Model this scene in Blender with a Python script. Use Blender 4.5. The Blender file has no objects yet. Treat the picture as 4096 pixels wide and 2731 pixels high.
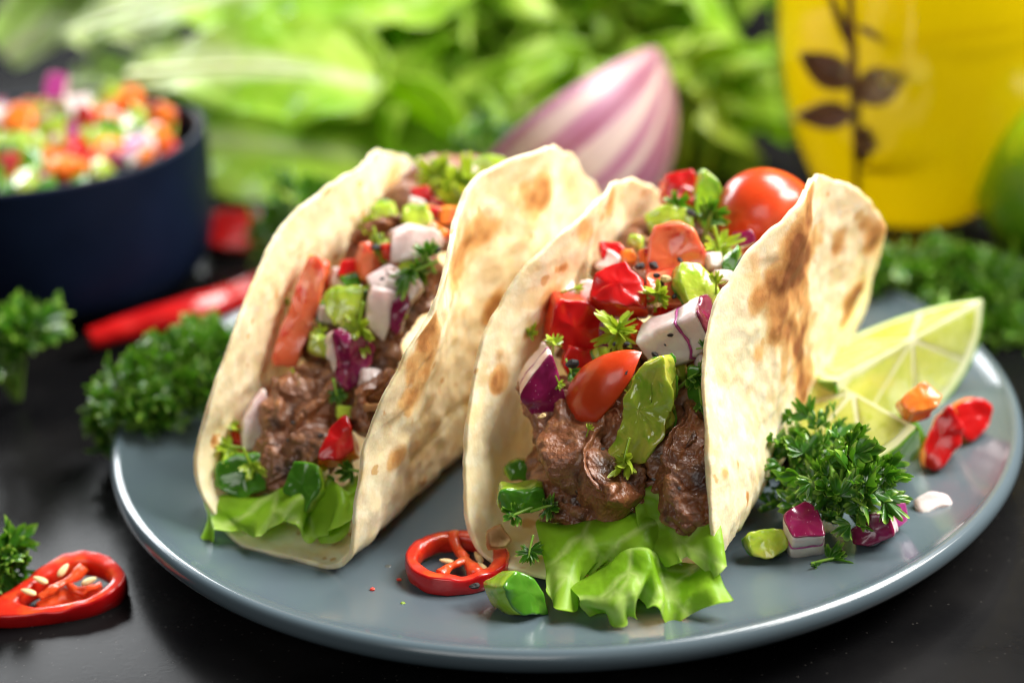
# Two beef tacos on a grey plate, close-up.  All lengths in the builders are centimetres.
import bpy, bmesh, math, random
import numpy as np
from mathutils import Matrix, Vector
CM = 0.01
sc = bpy.context.scene
COL = sc.collection
R = math.radians

# ---------------------------------------------------------------- camera
cam_d = bpy.data.cameras.new('camera'); cam = bpy.data.objects.new('camera', cam_d); COL.objects.link(cam)
fwd = Vector((0, math.cos(R(24.665)), -math.sin(R(24.665)))); rgt = Vector((.998576, -.022262, -.04848)); upv = rgt.cross(fwd)
cam.matrix_world = Matrix.Translation(Vector((-1.216, -39.571, 21.294)) * CM) @ Matrix((rgt, upv, -fwd)).transposed().to_4x4()
cam_d.lens = 60; cam_d.sensor_width = 36; cam_d.clip_start = .01; cam_d.clip_end = 20
cam_d.dof.use_dof = True; cam_d.dof.focus_distance = .367; cam_d.dof.aperture_fstop = 5.2; cam_d.dof.aperture_blades = 9
sc.camera = cam

# ---------------------------------------------------------------- light
w = bpy.data.worlds.new('World'); sc.world = w; w.use_nodes = True
w.node_tree.nodes['Background'].inputs[0].default_value = (.92, .96, 1, 1)
w.node_tree.nodes['Background'].inputs[1].default_value = .018
def lamp(name, loc, to, size, power, col):
    d = bpy.data.lights.new(name, 'AREA'); d.shape = 'RECTANGLE'; d.size, d.size_y = size; d.energy = power; d.color = col
    o = bpy.data.objects.new(name, d); COL.objects.link(o)
    o.location = Vector(loc) * CM; o.rotation_euler = (Vector(to) - Vector(loc)).to_track_quat('-Z', 'Y').to_euler()
    return o
lamp('window_light', (-52, 78, 47), (-4, 8, 2), (.8, .36), 15, (.95, .98, 1))
lamp('key_softbox', (50, -2, 58), (2, 0, 3), (.36, .36), 11.5, (1, .97, .92))
lamp('added_flask_backlight', (38, 42, 86), (6, 16, 4), (.45, .35), 13, (1, .98, .95))  # added lamp, no window there: backlights the oil flask and lettuce
lamp('front_softbox', (-28, -72, 55), (-2, -3, 3), (.5, .4), 2.0, (1, .98, .95))
sc.view_settings.view_transform = 'Standard'; sc.view_settings.look = 'None'; sc.view_settings.exposure = 0; sc.view_settings.gamma = 1
sc.cycles.use_denoising = True; sc.cycles.max_bounces = 10; sc.cycles.transparent_max_bounces = 8
sc.cycles.filter_width = 1.0; sc.cycles.sample_clamp_indirect = 6; sc.cycles.caustics_reflective = False

# ---------------------------------------------------------------- numeric helpers
def _h(i, j, k, s):
    n = (i * 73856093 ^ j * 19349663 ^ k * 83492791 ^ (s * 2654435 + 97)) & 0x7fffffff
    n = (n ^ (n >> 13)) * 1274126177 & 0x7fffffff
    n = (n ^ (n >> 16)) * 668265263 & 0x7fffffff
    return ((n >> 8) & 0xffff) / 32767.5 - 1.0
def noise(P, seed=0):
    P = np.asarray(P, float); I = np.floor(P).astype(np.int64); f = P - I; u = f * f * f * (f * (f * 6 - 15) + 10)
    r = 0
    for a in (0, 1):
        for b in (0, 1):
            for c in (0, 1):
                wt = (u[:, 0] if a else 1 - u[:, 0]) * (u[:, 1] if b else 1 - u[:, 1]) * (u[:, 2] if c else 1 - u[:, 2])
                r = r + wt * _h(I[:, 0] + a, I[:, 1] + b, I[:, 2] + c, seed)
    return r
def fbm(P, seed=0, oct=4, gain=.5):
    r = 0; a = 1; P = np.asarray(P, float)
    for o in range(oct):
        r = r + a * noise(P * 2 ** o + 11.3 * o, seed + o); a *= gain
    return r
def cells(P, seed=0):                                   # distance to nearest random feature point
    P = np.asarray(P, float); I = np.floor(P).astype(np.int64); best = np.full(len(P), 9.)
    for a in (-1, 0, 1):
        for b in (-1, 0, 1):
            for c in (-1, 0, 1):
                J = I + (a, b, c)
                q = J + .5 + .45 * np.stack([_h(J[:, 0], J[:, 1], J[:, 2], seed + m) for m in (1, 2, 3)], -1)
                best = np.minimum(best, ((q - P) ** 2).sum(-1))
    return np.sqrt(best)
def spline(pts, n):
    pts = np.asarray(pts, float); m = len(pts); t = np.linspace(0, m - 1, n); i = np.clip(t.astype(int), 0, m - 2); f = (t - i)[:, None]
    g = lambda k: pts[np.clip(k, 0, m - 1)]
    a, b, c, d = g(i - 1), g(i), g(i + 1), g(i + 2)
    return .5 * (2 * b + (c - a) * f + (2 * a - 5 * b + 4 * c - d) * f ** 2 + (3 * b - a - 3 * c + d) * f ** 3)
def frame(az, el, roll=0):
    a, e, r = R(az), R(el), R(roll)
    n = Vector((math.cos(e) * math.cos(a), math.cos(e) * math.sin(a), math.sin(e))); x = Vector((-math.sin(a), math.cos(a), 0)); y = n.cross(x)
    x2 = x * math.cos(r) + y * math.sin(r); y2 = n.cross(x2)
    return Matrix((x2, y2, n)).transposed()

# ---------------------------------------------------------------- object helpers
def mesh(name, V, F, mat=None, smooth=True, attrs=None):
    me = bpy.data.meshes.new(name)
    me.from_pydata((np.asarray(V, float) * CM).tolist(), [], F if isinstance(F, list) else F.tolist())
    if smooth: me.polygons.foreach_set('use_smooth', [True] * len(me.polygons))
    for k, v in (attrs or {}).items():
        a = me.attributes.new(k, 'FLOAT', 'POINT'); a.data.foreach_set('value', np.asarray(v, np.float32))
    if mat: me.materials.append(mat)
    if len(me.polygons) < 16000 and not name.startswith(('leaflet', 'leaves', 'pulp')):
        bm = bmesh.new(); bm.from_mesh(me); bmesh.ops.recalc_face_normals(bm, faces=bm.faces); bm.to_mesh(me); bm.free()
    me.update(); return me
def add(name, me, parent=None, kind=None):
    o = bpy.data.objects.new(name, me); COL.objects.link(o)
    if parent: o.parent = parent
    if kind: o['kind'] = kind
    return o
def tag(o, label, cat, group=None):
    o['label'] = label; o['category'] = cat
    if group: o['group'] = group
    return o
def thing(name, label, cat, loc=(0, 0, 0), rot=None, group=None):
    o = bpy.data.objects.new(name, None); COL.objects.link(o); o.empty_display_size = .005
    m = Matrix.Translation(Vector(loc) * CM)
    if rot is not None: m = m @ rot.to_4x4()
    o.matrix_world = m
    return tag(o, label, cat, group)
def gridF(nu, nv, cu=False, cv=False, off=0):
    U = np.arange(nu if cu else nu - 1); Vv = np.arange(nv if cv else nv - 1)
    a, b = np.meshgrid(U, Vv, indexing='ij'); a = a.ravel(); b = b.ravel(); a2 = (a + 1) % nu; b2 = (b + 1) % nv
    return np.stack([a * nv + b, a2 * nv + b, a2 * nv + b2, a * nv + b2], -1) + off
def lathe(prof, n=128, cap=False):
    prof = np.asarray(prof, float); t = np.linspace(0, 2 * np.pi, n, endpoint=False)
    V = np.stack([np.outer(np.cos(t), prof[:, 0]), np.outer(np.sin(t), prof[:, 0]), np.tile(prof[:, 1], (n, 1))], -1).reshape(-1, 3)
    return V, gridF(n, len(prof), True, False)
def tube(pts, rad, n=10, res=None, seed=None, flat=1, caps=True):
    P = spline(pts, res or len(pts) * 6); m = len(P); rr = np.interp(np.linspace(0, 1, m), np.linspace(0, 1, len(np.atleast_1d(rad))), np.atleast_1d(rad)) if np.ndim(rad) else np.full(m, rad)
    T = np.gradient(P, axis=0); T /= np.linalg.norm(T, axis=1)[:, None] + 1e-9
    up = np.array([0, 0, 1.]) if abs(T[:, 2]).mean() < .8 else np.array([0, 1., 0])
    A = np.cross(T, up); A /= np.linalg.norm(A, axis=1)[:, None] + 1e-9; B = np.cross(A, T)
    t = np.linspace(0, 2 * np.pi, n, endpoint=False)
    V = P[:, None] + rr[:, None, None] * (np.cos(t)[None, :, None] * A[:, None] + flat * np.sin(t)[None, :, None] * B[:, None])
    V = V.reshape(-1, 3); F = gridF(m, n, False, True).tolist()
    if caps: F += [list(range(n))[::-1], list(range((m - 1) * n, m * n))]
    return V, F

# ---------------------------------------------------------------- materials
def M(name, col, rough=.4, var=None, bump=None, sss=0, ssr=(1, .4, .2), sscale=.003, coat=0, spec=.5, trans=0, attr=None, specks=None, weight_transl=0, transl=None, veins=None):
    m = bpy.data.materials.new(name); m.use_nodes = True; nt = m.node_tree; N = nt.nodes; L = nt.links; b = N['Principled BSDF']
    b.inputs['Roughness'].default_value = rough; b.inputs['Specular IOR Level'].default_value = spec
    tc = N.new('ShaderNodeTexCoord'); src = None
    def rgb(c):
        n = N.new('ShaderNodeRGB'); n.outputs[0].default_value = (*c, 1); return n.outputs[0]
    def mixc(f, a, c):
        n = N.new('ShaderNodeMix'); n.data_type = 'RGBA'; L.new(f, n.inputs[0]); L.new(a, n.inputs[6]); L.new(c, n.inputs[7]); return n.outputs[2]
    def nz(scale, detail=4, lo=.4, hi=.6, dist=0):
        n = N.new('ShaderNodeTexNoise'); n.inputs['Scale'].default_value = scale; n.inputs['Detail'].default_value = detail; n.inputs['Distortion'].default_value = dist
        L.new(tc.outputs['Object'], n.inputs['Vector'])
        r = N.new('ShaderNodeMapRange'); r.inputs[1].default_value = lo; r.inputs[2].default_value = hi; r.interpolation_type = 'SMOOTHSTEP'
        L.new(n.outputs[0], r.inputs[0]); return r.outputs[0]
    src = rgb(col)
    for v in (var or []):                                # (scale, colour, lo, hi)
        src = mixc(nz(v[0], 5, v[2], v[3]), src, rgb(v[1]))
    for a in (attr or []):                               # (attribute, colour, lo, hi)
        n = N.new('ShaderNodeAttribute'); n.attribute_name = a[0]
        r = N.new('ShaderNodeMapRange'); r.inputs[1].default_value = a[2]; r.inputs[2].default_value = a[3]; fac = n.outputs['Fac']
        if len(a) > 4:                                   # ragged edge: (.., noise scale, amount)
            q = N.new('ShaderNodeTexNoise'); q.inputs['Scale'].default_value = a[4]; q.inputs['Detail'].default_value = 6; L.new(tc.outputs['Object'], q.inputs['Vector'])
            q2 = N.new('ShaderNodeMath'); q2.operation = 'SUBTRACT'; q2.inputs[1].default_value = .5; L.new(q.outputs[0], q2.inputs[0])
            q3 = N.new('ShaderNodeMath'); q3.operation = 'MULTIPLY_ADD'; q3.inputs[1].default_value = a[5]; L.new(q2.outputs[0], q3.inputs[0]); L.new(fac, q3.inputs[2]); fac = q3.outputs[0]
        L.new(fac, r.inputs[0])
        src = mixc(r.outputs[0], src, rgb(a[1]))
    if specks:                                           # (scale, colour, size)
        vn = N.new('ShaderNodeTexVoronoi'); vn.inputs['Scale'].default_value = specks[0]; L.new(tc.outputs['Object'], vn.inputs['Vector'])
        r = N.new('ShaderNodeMapRange'); r.inputs[1].default_value = specks[2]; r.inputs[2].default_value = specks[2] * .6; L.new(vn.outputs['Distance'], r.inputs[0])
        src = mixc(r.outputs[0], src, rgb(specks[1]))
    h = None
    if veins:                                            # (scale, colour, strength)
        vn = N.new('ShaderNodeTexVoronoi'); vn.feature = 'DISTANCE_TO_EDGE'; vn.inputs['Scale'].default_value = veins[0]
        nn = N.new('ShaderNodeTexNoise'); nn.inputs['Scale'].default_value = veins[0] * 1.5; L.new(tc.outputs['Object'], nn.inputs['Vector'])
        va = N.new('ShaderNodeVectorMath'); va.operation = 'MULTIPLY_ADD'; va.inputs[1].default_value = (.5 / veins[0],) * 3; L.new(nn.outputs['Color'], va.inputs[0]); L.new(tc.outputs['Object'], va.inputs[2]); L.new(va.outputs[0], vn.inputs['Vector'])
        r = N.new('ShaderNodeMapRange'); r.inputs[1].default_value = .0; r.inputs[2].default_value = .09; r.inputs[3].default_value = 1; r.inputs[4].default_value = 0; L.new(vn.outputs['Distance'], r.inputs[0])
        mm = N.new('ShaderNodeMath'); mm.operation = 'MULTIPLY'; mm.inputs[1].default_value = veins[2]; L.new(r.outputs[0], mm.inputs[0]); src = mixc(mm.outputs[0], src, rgb(veins[1]))
        r2 = N.new('ShaderNodeMapRange'); r2.inputs[1].default_value = 0; r2.inputs[2].default_value = .35; L.new(vn.outputs['Distance'], r2.inputs[0])
        bn = N.new('ShaderNodeBump'); bn.inputs['Strength'].default_value = .5; bn.inputs['Distance'].default_value = .06 * CM; L.new(r2.outputs[0], bn.inputs['Height']); h = bn.outputs[0]
    L.new(src, b.inputs['Base Color'])
    for (s, st, d) in (bump or []):
        n = N.new('ShaderNodeTexNoise'); n.inputs['Scale'].default_value = s; n.inputs['Detail'].default_value = 4; L.new(tc.outputs['Object'], n.inputs['Vector'])
        bn = N.new('ShaderNodeBump'); bn.inputs['Strength'].default_value = st; bn.inputs['Distance'].default_value = d * CM
        L.new(n.outputs[0], bn.inputs['Height'])
        if h: L.new(h, bn.inputs['Normal'])
        h = bn.outputs[0]
    if h: L.new(h, b.inputs['Normal'])
    if sss:
        b.inputs['Subsurface Weight'].default_value = sss; b.inputs['Subsurface Radius'].default_value = ssr; b.inputs['Subsurface Scale'].default_value = sscale
    b.inputs['Coat Weight'].default_value = coat; b.inputs['Coat Roughness'].default_value = .08
    b.inputs['Transmission Weight'].default_value = trans
    if weight_transl:
        t = N.new('ShaderNodeBsdfTranslucent')
        if transl: t.inputs[0].default_value = (*transl, 1)
        else: L.new(src, t.inputs[0])
        if h: L.new(h, t.inputs['Normal'])
        x = N.new('ShaderNodeMixShader'); x.inputs[0].default_value = weight_transl
        L.new(b.outputs[0], x.inputs[1]); L.new(t.outputs[0], x.inputs[2]); L.new(x.outputs[0], N['Material Output'].inputs[0])
    return m
m_table = M('slate', (.004, .004, .0045), .24, var=[(18, (.012, .0115, .0115), .35, .7)], bump=[(900, .06, .02), (60, .05, .05)], specks=(420, (.03, .028, .026), .13), spec=.06)
m_plate = M('plate glaze', (.085, .118, .138), .2, var=[(9, (.095, .128, .148), .4, .6)], bump=[(40, .03, .02)], specks=(500, (.2, .23, .25), .05), coat=.25)
m_rim = None
m_tort = M('tortilla', (.84, .70, .44), .62, var=[(70, (.82, .63, .33), .45, .7), (220, (.88, .77, .54), .45, .65), (150, (.66, .43, .18), .665, .7)], bump=[(160, .5, .07), (420, .55, .035), (1500, .5, .012)], sss=.35, ssr=(1, .55, .22), sscale=.003,
           attr=[('toast', (.70, .42, .16), .12, .4, 160, .5), ('toast', (.50, .23, .07), .4, .68, 220, .6), ('toast', (.24, .08, .025), .72, 1.05, 260, .7)], spec=.25)
m_meat = M('braised beef', (.225, .078, .03), .36, var=[(110, (.37, .17, .085), .45, .66), (420, (.40, .17, .06), .55, .72), (75, (.06, .02, .01), .53, .66)], bump=[(330, .7, .06), (1200, 1.0, .04)], sss=.1, sscale=.0015, coat=.22, spec=.6, attr=[('ridge', (.40, .175, .075), .62, 1.1)])
m_fat = M('gristle', (.42, .2, .075), .3, bump=[(500, .5, .03)], sss=.3, sscale=.002, coat=.4)
m_redskin = M('red pepper skin', (.52, .008, .008), .24, var=[(120, (.40, .004, .006), .4, .7)], bump=[(130, .2, .05), (700, .15, .01)], sss=.35, ssr=(1, .08, .03), sscale=.004, coat=.25)
m_redflesh = M('red pepper flesh', (.60, .025, .01), .3, var=[(200, (.74, .09, .018), .5, .7)], bump=[(300, .35, .03)], sss=.4, ssr=(1, .2, .05), sscale=.003, coat=.3)
m_orflesh = M('orange pepper flesh', (.85, .22, .02), .3, var=[(200, (.8, .1, .015), .5, .7)], bump=[(300, .35, .03)], sss=.4, ssr=(1, .3, .05), sscale=.003, coat=.3)
m_tomskin = M('tomato skin', (.68, .06, .01), .28, var=[(60, (.62, .03, .006), .4, .7)], bump=[(500, .06, .02)], sss=.25, ssr=(1, .15, .04), sscale=.004, coat=.15, specks=(1900, (.85, .22, .05), .12))
m_tomflesh = M('tomato flesh', (.72, .15, .06), .22, var=[(160, (.78, .28, .13), .45, .7), (300, (.6, .06, .03), .5, .7)], bump=[(260, .4, .04)], sss=.5, ssr=(1, .3, .12), sscale=.004, coat=.4)
m_greenskin = M('green pepper skin', (.06, .2, .012), .18, var=[(140, (.1, .27, .02), .4, .7)], bump=[(160, .2, .05), (700, .15, .01)], sss=.3, ssr=(.3, 1, .1), sscale=.004, coat=.25)
m_greenflesh = M('green pepper flesh', (.27, .46, .02), .15, var=[(120, (.5, .56, .1), .45, .68), (260, (.2, .4, .03), .5, .7)], bump=[(150, .8, .08), (420, .4, .02)], sss=.4, ssr=(.5, 1, .1), sscale=.003, coat=.8)
m_greenin = M('green pepper inner wall', (.40, .52, .05), .13, var=[(70, (.55, .55, .08), .42, .62), (240, (.28, .46, .03), .52, .7)], bump=[(110, 1.0, .12), (380, .5, .03)], sss=.45, ssr=(.6, 1, .15), sscale=.004, coat=.7)
m_onskin = M('red onion skin', (.20, .008, .055), .2, var=[(150, (.30, .02, .11), .45, .68)], bump=[(240, .15, .02)], sss=.1, coat=.4, specks=(1100, (.55, .25, .36), .12))
m_onflesh = M('onion flesh', (.74, .57, .55), .34, var=[(90, (.80, .70, .62), .4, .65), (200, (.72, .5, .52), .52, .72)], bump=[(450, .7, .03), (1300, .5, .015)], sss=.6, ssr=(1, .7, .6), sscale=.004, coat=.3)
m_online = M('onion layer edge', (.36, .04, .2), .3, bump=[(500, .3, .02)], sss=.2, coat=.2)
m_lett = M('lettuce', (.25, .47, .018), .42, var=[(60, (.36, .58, .04), .4, .68)], bump=[(85, .5, .07), (500, .3, .015)], veins=(75, (.62, .74, .24), .75), spec=.35, attr=[('edge', (.42, .62, .07), .7, 1.), ('rib', (.62, .70, .30), .2, 1)], coat=.05, weight_transl=.5, transl=(.55, .85, .03))
m_rom = M('romaine leaf', (.24, .46, .015), .4, var=[(35, (.52, .68, .10), .4, .66)], bump=[(60, .6, .12)], veins=(60, (.5, .68, .12), .4), attr=[('rib', (.74, .80, .46), .15, .9)], weight_transl=.45, transl=(.6, .85, .04))
m_rib = M('lettuce rib', (.74, .80, .50), .4, var=[(30, (.70, .78, .36), .4, .7)], sss=.4, ssr=(.6, 1, .3), sscale=.006)
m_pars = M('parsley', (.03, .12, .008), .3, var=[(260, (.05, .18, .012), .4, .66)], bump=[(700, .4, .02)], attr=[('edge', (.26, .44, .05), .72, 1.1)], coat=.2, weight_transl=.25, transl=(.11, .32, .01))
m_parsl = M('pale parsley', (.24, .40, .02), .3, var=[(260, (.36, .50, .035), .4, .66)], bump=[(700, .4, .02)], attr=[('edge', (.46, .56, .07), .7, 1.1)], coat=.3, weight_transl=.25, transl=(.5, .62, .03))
m_stem = M('parsley stem', (.22, .40, .05), .35, sss=.2, ssr=(.5, 1, .1), sscale=.002)
m_lrind = M('lime rind', (.10, .30, .008), .32, var=[(200, (.14, .34, .012), .4, .7)], bump=[(420, .35, .04)], specks=(620, (.38, .5, .05), .28), coat=.2)
m_lpith = M('lime pith', (.78, .80, .50), .5, var=[(150, (.72, .76, .36), .4, .7)], bump=[(400, .3, .02)])
m_lpulp = M('lime pulp', (.56, .62, .12), .2, var=[(90, (.64, .70, .22), .4, .7), (300, (.48, .56, .07), .5, .7)], bump=[(140, .6, .07), (500, .3, .02)], sss=.7, ssr=(1, 1, .2), sscale=.006, coat=.5)
m_seed = M('chili seed', (.80, .60, .30), .4, sss=.3, sscale=.002, bump=[(900, .2, .01)])
m_black = M('black pepper', (.012, .01, .012), .5, bump=[(1500, .6, .02)], var=[(900, (.06, .045, .035), .55, .7)])
m_tan = M('pepper kernel', (.65, .45, .2), .6, bump=[(1500, .6, .02)])
m_navy = M('navy glaze', (.0018, .004, .013), .5, spec=.1, var=[(20, (.004, .008, .024), .4, .7)], bump=[(50, .04, .02)])
m_cork = None
def glassmat(name, col, ior, mixt=None, mixcol=None):
    m = bpy.data.materials.new(name); m.use_nodes = True; nt = m.node_tree; N = nt.nodes; L = nt.links; N.remove(N['Principled BSDF'])
    g = N.new('ShaderNodeBsdfGlass'); g.inputs['Color'].default_value = (*col, 1); g.inputs['IOR'].default_value = ior; g.inputs['Roughness'].default_value = .02
    out = g.outputs[0]
    if mixt:
        t = N.new('ShaderNodeBsdfTranslucent'); t.inputs[0].default_value = (*mixcol, 1)
        x = N.new('ShaderNodeMixShader'); x.inputs[0].default_value = mixt; L.new(out, x.inputs[1]); L.new(t.outputs[0], x.inputs[2]); out = x.outputs[0]
    L.new(out, N['Material Output'].inputs[0]); return m
def clearmat(name, tint, transl=0, tcol=(1, 1, 1), ior=1.45):
    m = bpy.data.materials.new(name); m.use_nodes = True; nt = m.node_tree; N = nt.nodes; L = nt.links; N.remove(N['Principled BSDF'])
    a = N.new('ShaderNodeBsdfTransparent'); a.inputs[0].default_value = (*tint, 1); out = a.outputs[0]
    if transl:
        t = N.new('ShaderNodeBsdfTranslucent'); t.inputs[0].default_value = (*tcol, 1); d_ = N.new('ShaderNodeBsdfDiffuse'); d_.inputs[0].default_value = (*tcol, 1); x0 = N.new('ShaderNodeMixShader'); x0.inputs[0].default_value = .3; L.new(t.outputs[0], x0.inputs[1]); L.new(d_.outputs[0], x0.inputs[2]); x = N.new('ShaderNodeMixShader'); x.inputs[0].default_value = transl; L.new(out, x.inputs[1]); L.new(x0.outputs[0], x.inputs[2]); out = x.outputs[0]
    g = N.new('ShaderNodeBsdfGlossy'); g.inputs['Roughness'].default_value = .03; f = N.new('ShaderNodeLayerWeight'); f.inputs[0].default_value = .5; pw_ = N.new('ShaderNodeMath'); pw_.operation = 'POWER'; pw_.inputs[1].default_value = 4; L.new(f.outputs['Facing'], pw_.inputs[0])
    ml = N.new('ShaderNodeMath'); ml.operation = 'MULTIPLY_ADD'; ml.inputs[1].default_value = .7 if ior > 1.2 else .1; ml.inputs[2].default_value = .03 if ior > 1.2 else .002; L.new(pw_.outputs[0], ml.inputs[0])
    y = N.new('ShaderNodeMixShader'); L.new(ml.outputs[0], y.inputs[0]); L.new(out, y.inputs[1]); L.new(g.outputs[0], y.inputs[2]); L.new(y.outputs[0], N['Material Output'].inputs[0]); return m
m_glass = clearmat('clear glass', (.97, .98, .95))
m_oil = clearmat('olive oil', (1, .82, .05), .5, (1, .82, .004), 1.02)
m_herb = M('oil soaked herb', (.10, .035, .006), .5, bump=[(300, .3, .03)])
m_toastf = M('toasted flake', (.36, .17, .06), .6, var=[(200, (.6, .4, .18), .45, .7)], bump=[(400, .5, .03)])
m_memb = M('chili membrane', (.70, .09, .018), .3, var=[(200, (.7, .06, .015), .45, .65)], bump=[(300, .4, .03)], sss=.4, ssr=(1, .3, .08), sscale=.003, coat=.2)
m_ored = M('bulb onion skin', (.55, .2, .3), .28, bump=[(60, .1, .05)], coat=.3)

# ---------------------------------------------------------------- the setting
V = np.array([(x, y, 0) for x in (-160, 160) for y in (-90, 180)], float)
t = add('table', mesh('table', np.array([(-160, -90, 0), (160, -90, 0), (160, 180, 0), (-160, 180, 0), (-160, -90, -4), (160, -90, -4), (160, 180, -4), (-160, 180, -4)]),
        [[0, 1, 2, 3], [7, 6, 5, 4], [0, 4, 5, 1], [1, 5, 6, 2], [2, 6, 7, 3], [3, 7, 4, 0]], m_table, False)); t['kind'] = 'structure'

# ---------------------------------------------------------------- plate
prof = [(0, .78), (3, .78), (6, .79), (8, .82), (9.3, .93), (10.2, 1.1), (10.8, 1.28), (11.1, 1.42), (11.22, 1.5), (11.32, 1.53), (11.42, 1.5), (11.5, 1.4), (11.52, 1.25), (11.46, 1.1), (11.3, .98), (10.6, .72), (9.4, .45), (8.2, .28), (7.2, .2), (7.0, .0), (6.6, 0), (6.5, .18), (3, .2), (0, .2)]
P = spline(prof, 96); V, F = lathe(P, 256)
tag(add('plate', mesh('plate', V, F, m_plate)), 'round matte grey-blue plate with raised rim carrying the two tacos', 'plate')

# ---------------------------------------------------------------- tortilla shells
def profile(q, w, rc, ph, n=48):
    g = np.linspace(0, 1, n); Q = q[:, None] * g[None]; a = ph[:, None] * np.clip((Q - w) / rc, 0, 1)
    d = Q[:, 1:] - Q[:, :-1]; c, s = np.cos(a), np.sin(a)
    return ((c[:, 1:] + c[:, :-1]) / 2 * d).sum(1), ((s[:, 1:] + s[:, :-1]) / 2 * d).sum(1)
def shell(label, ox, oy, th, Rp, RqL, RqR, wL, wR, rcL, rcR, phL, phR, phL1, phR1, ex, seed, spots, notch=(), crease=()):
    ns, nt_ = 84, 420
    t = np.linspace(0, 2 * np.pi, nt_, endpoint=False); c, s = np.cos(t), np.sin(t)
    pe = -Rp * np.sign(c) * abs(c) ** ex; qe = np.where(s > 0, RqR, RqL) * np.sign(s) * abs(s) ** ex
    wob = 1 + .016 * fbm(np.stack([c * 2, s * 2, c * 0], -1), seed) + .008 * fbm(np.stack([c * 9, s * 9, c * 0], -1), seed + 5)
    for (ta, wd, dp) in notch: wob -= dp * np.exp(-((np.angle(np.exp(1j * (t - ta)))) / wd) ** 2)
    S = np.linspace(0, 1, ns + 1)[1:] ** .8
    p = (S[:, None] * (pe * wob)[None]).ravel(); q = (S[:, None] * (qe * wob)[None]).ravel(); ss = np.repeat(S, nt_)
    p = np.append(p, 0); q = np.append(q, 0); ss = np.append(ss, 0)
    def mid(p, q):
        L_ = phL + phL1 * p + .05 * np.sin(p * .9 + seed); R_ = phR + phR1 * p + .05 * np.sin(p * 1.1 + 2 * seed)
        xr, zr = profile(np.maximum(q, 0), wR, rcR, R_); xl, zl = profile(np.maximum(-q, 0), wL, rcL, L_)
        x = np.where(q > 0, xr, -xl); z = np.where(q > 0, zr, zl)
        return np.stack([math.sin(th) * p + math.cos(th) * x, math.cos(th) * p - math.sin(th) * x, z], -1)
    A = mid(p, q); e = .02
    dp = mid(p + e, q) - A; dq = mid(p, q + e) - A
    n = np.cross(dp, dq); n /= np.linalg.norm(n, axis=1)[:, None] + 1e-12
    n = -n if n[-1, 2] < 0 else n                       # points to the inside of the fold
    pq = np.stack([p, q, q * 0], -1)
    low = .12 * fbm(pq * .45, seed + 1, 2) * np.clip(ss * 1.4, 0, 1)
    side = {}
    W = A + np.array([ox, oy, .95])
    for sgn in (1, -1):
        bl = np.clip(.52 - cells(pq * .62 + (sgn * 7, 3, 0), seed + 2 + sgn), 0, 1)
        bl2 = np.clip(.5 - cells(pq * 1.7 + (sgn * 3, 5, 0), seed + 9 + sgn), 0, 1)
        fine = fbm(pq * 2.6 + sgn * 4, seed + 20 + sgn, 4) 
        rdg = 1 - abs(noise(pq * np.array([.9, 1.6, 1]) + sgn * 9, seed + 31))
        bl = bl * bl * 2.2; h = .22 * bl + .06 * bl2 * bl2 * 2 + .05 * fine + .10 * np.clip(rdg - .7, 0, 1)
        for (ta_q, wd, dpth, p0, p1) in crease: h -= dpth * np.exp(-((q - ta_q - .08 * np.sin(p * 2)) / wd) ** 2) * ((p > p0) & (p < p1))
        th_ = (.055 + .015 * noise(pq * 1.5, seed + 3)) + .72 * h * np.clip((1.02 - ss) * 9, .35, 1)
        tz = .9 * np.clip(bl - .2, 0, 1) / .25 * np.clip(noise(pq * .8 + sgn * 5, seed + 40) * 1.5, 0, 1) + .8 * np.clip(bl2 - .34, 0, 1) / .16 * (noise(pq * 1.1 + sgn, seed + 44) > .45)
        for (c3, rad, amt, sg) in spots:
            if sg == sgn:
                d = np.sqrt((((W - np.array(c3)) * (.9, .42, .62)) ** 2).sum(1)) / (rad * .72) + .5 * fbm(pq * 1.3 + sgn, seed + 50, 2) + .10 * fbm(pq * 5, seed + 60, 2)
                tz = np.maximum(tz, amt * np.clip(1.5 - d, 0, 1.1))
        sp = np.clip(noise(pq * 3.7 + sgn * 2.3 + .4 * noise(pq * 2, seed + 82)[:, None], seed + 80) - .7, 0, 1) * 2.6 * (noise(pq * .9 + 3, seed + 81) > -.1); tz = np.maximum(tz, sp)
        side[sgn] = (W + n * (low + sgn * th_)[:, None], np.clip(tz + .16 * fine * .5, 0, 1.3))
    Vi, ti = side[1]; Vo, to = side[-1]
    nv = len(Vi); g = gridF(ns, nt_, False, True); tri = [[nv - 1, j, (j + 1) % nt_] for j in range(nt_)]
    # make sure that the fold lies on the plate
    F = [f[::-1] for f in g.tolist()] + [f[::-1] for f in tri]
    F = F + [[i + nv for i in f] for f in g.tolist()] + [[i + nv for i in f] for f in tri]
    o0 = (ns - 1) * nt_
    # rounded rim: one extra row between the faces
    rimc = (Vi[o0:o0 + nt_] + Vo[o0:o0 + nt_]) / 2; out = rimc - (Vi[o0 - nt_:o0] + Vo[o0 - nt_:o0]) / 2; out /= np.linalg.norm(out, axis=1)[:, None] + 1e-9
    wv = (.045 + .04 * fbm(rimc * 2.5, seed + 71, 3))[:, None]
    gap = (Vi - Vo)[o0:o0 + nt_]
    rows = [rimc + gap * .36 + out * wv * .8, rimc + gap * .12 + out * wv * .55, rimc - gap * .14 + out * wv, rimc - gap * .36 + out * wv * .7]
    V = np.vstack([Vi, Vo] + rows); b = [o0] + [2 * nv + k * nt_ for k in range(4)] + [nv + o0]
    j = np.arange(nt_); j2 = (j + 1) % nt_
    for k in range(5): F += np.stack([b[k] + j, b[k] + j2, b[k + 1] + j2, b[k + 1] + j], -1).tolist()
    V[:, 2] = np.maximum(V[:, 2], .82 + .03 * noise(V * 2, 3))
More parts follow.
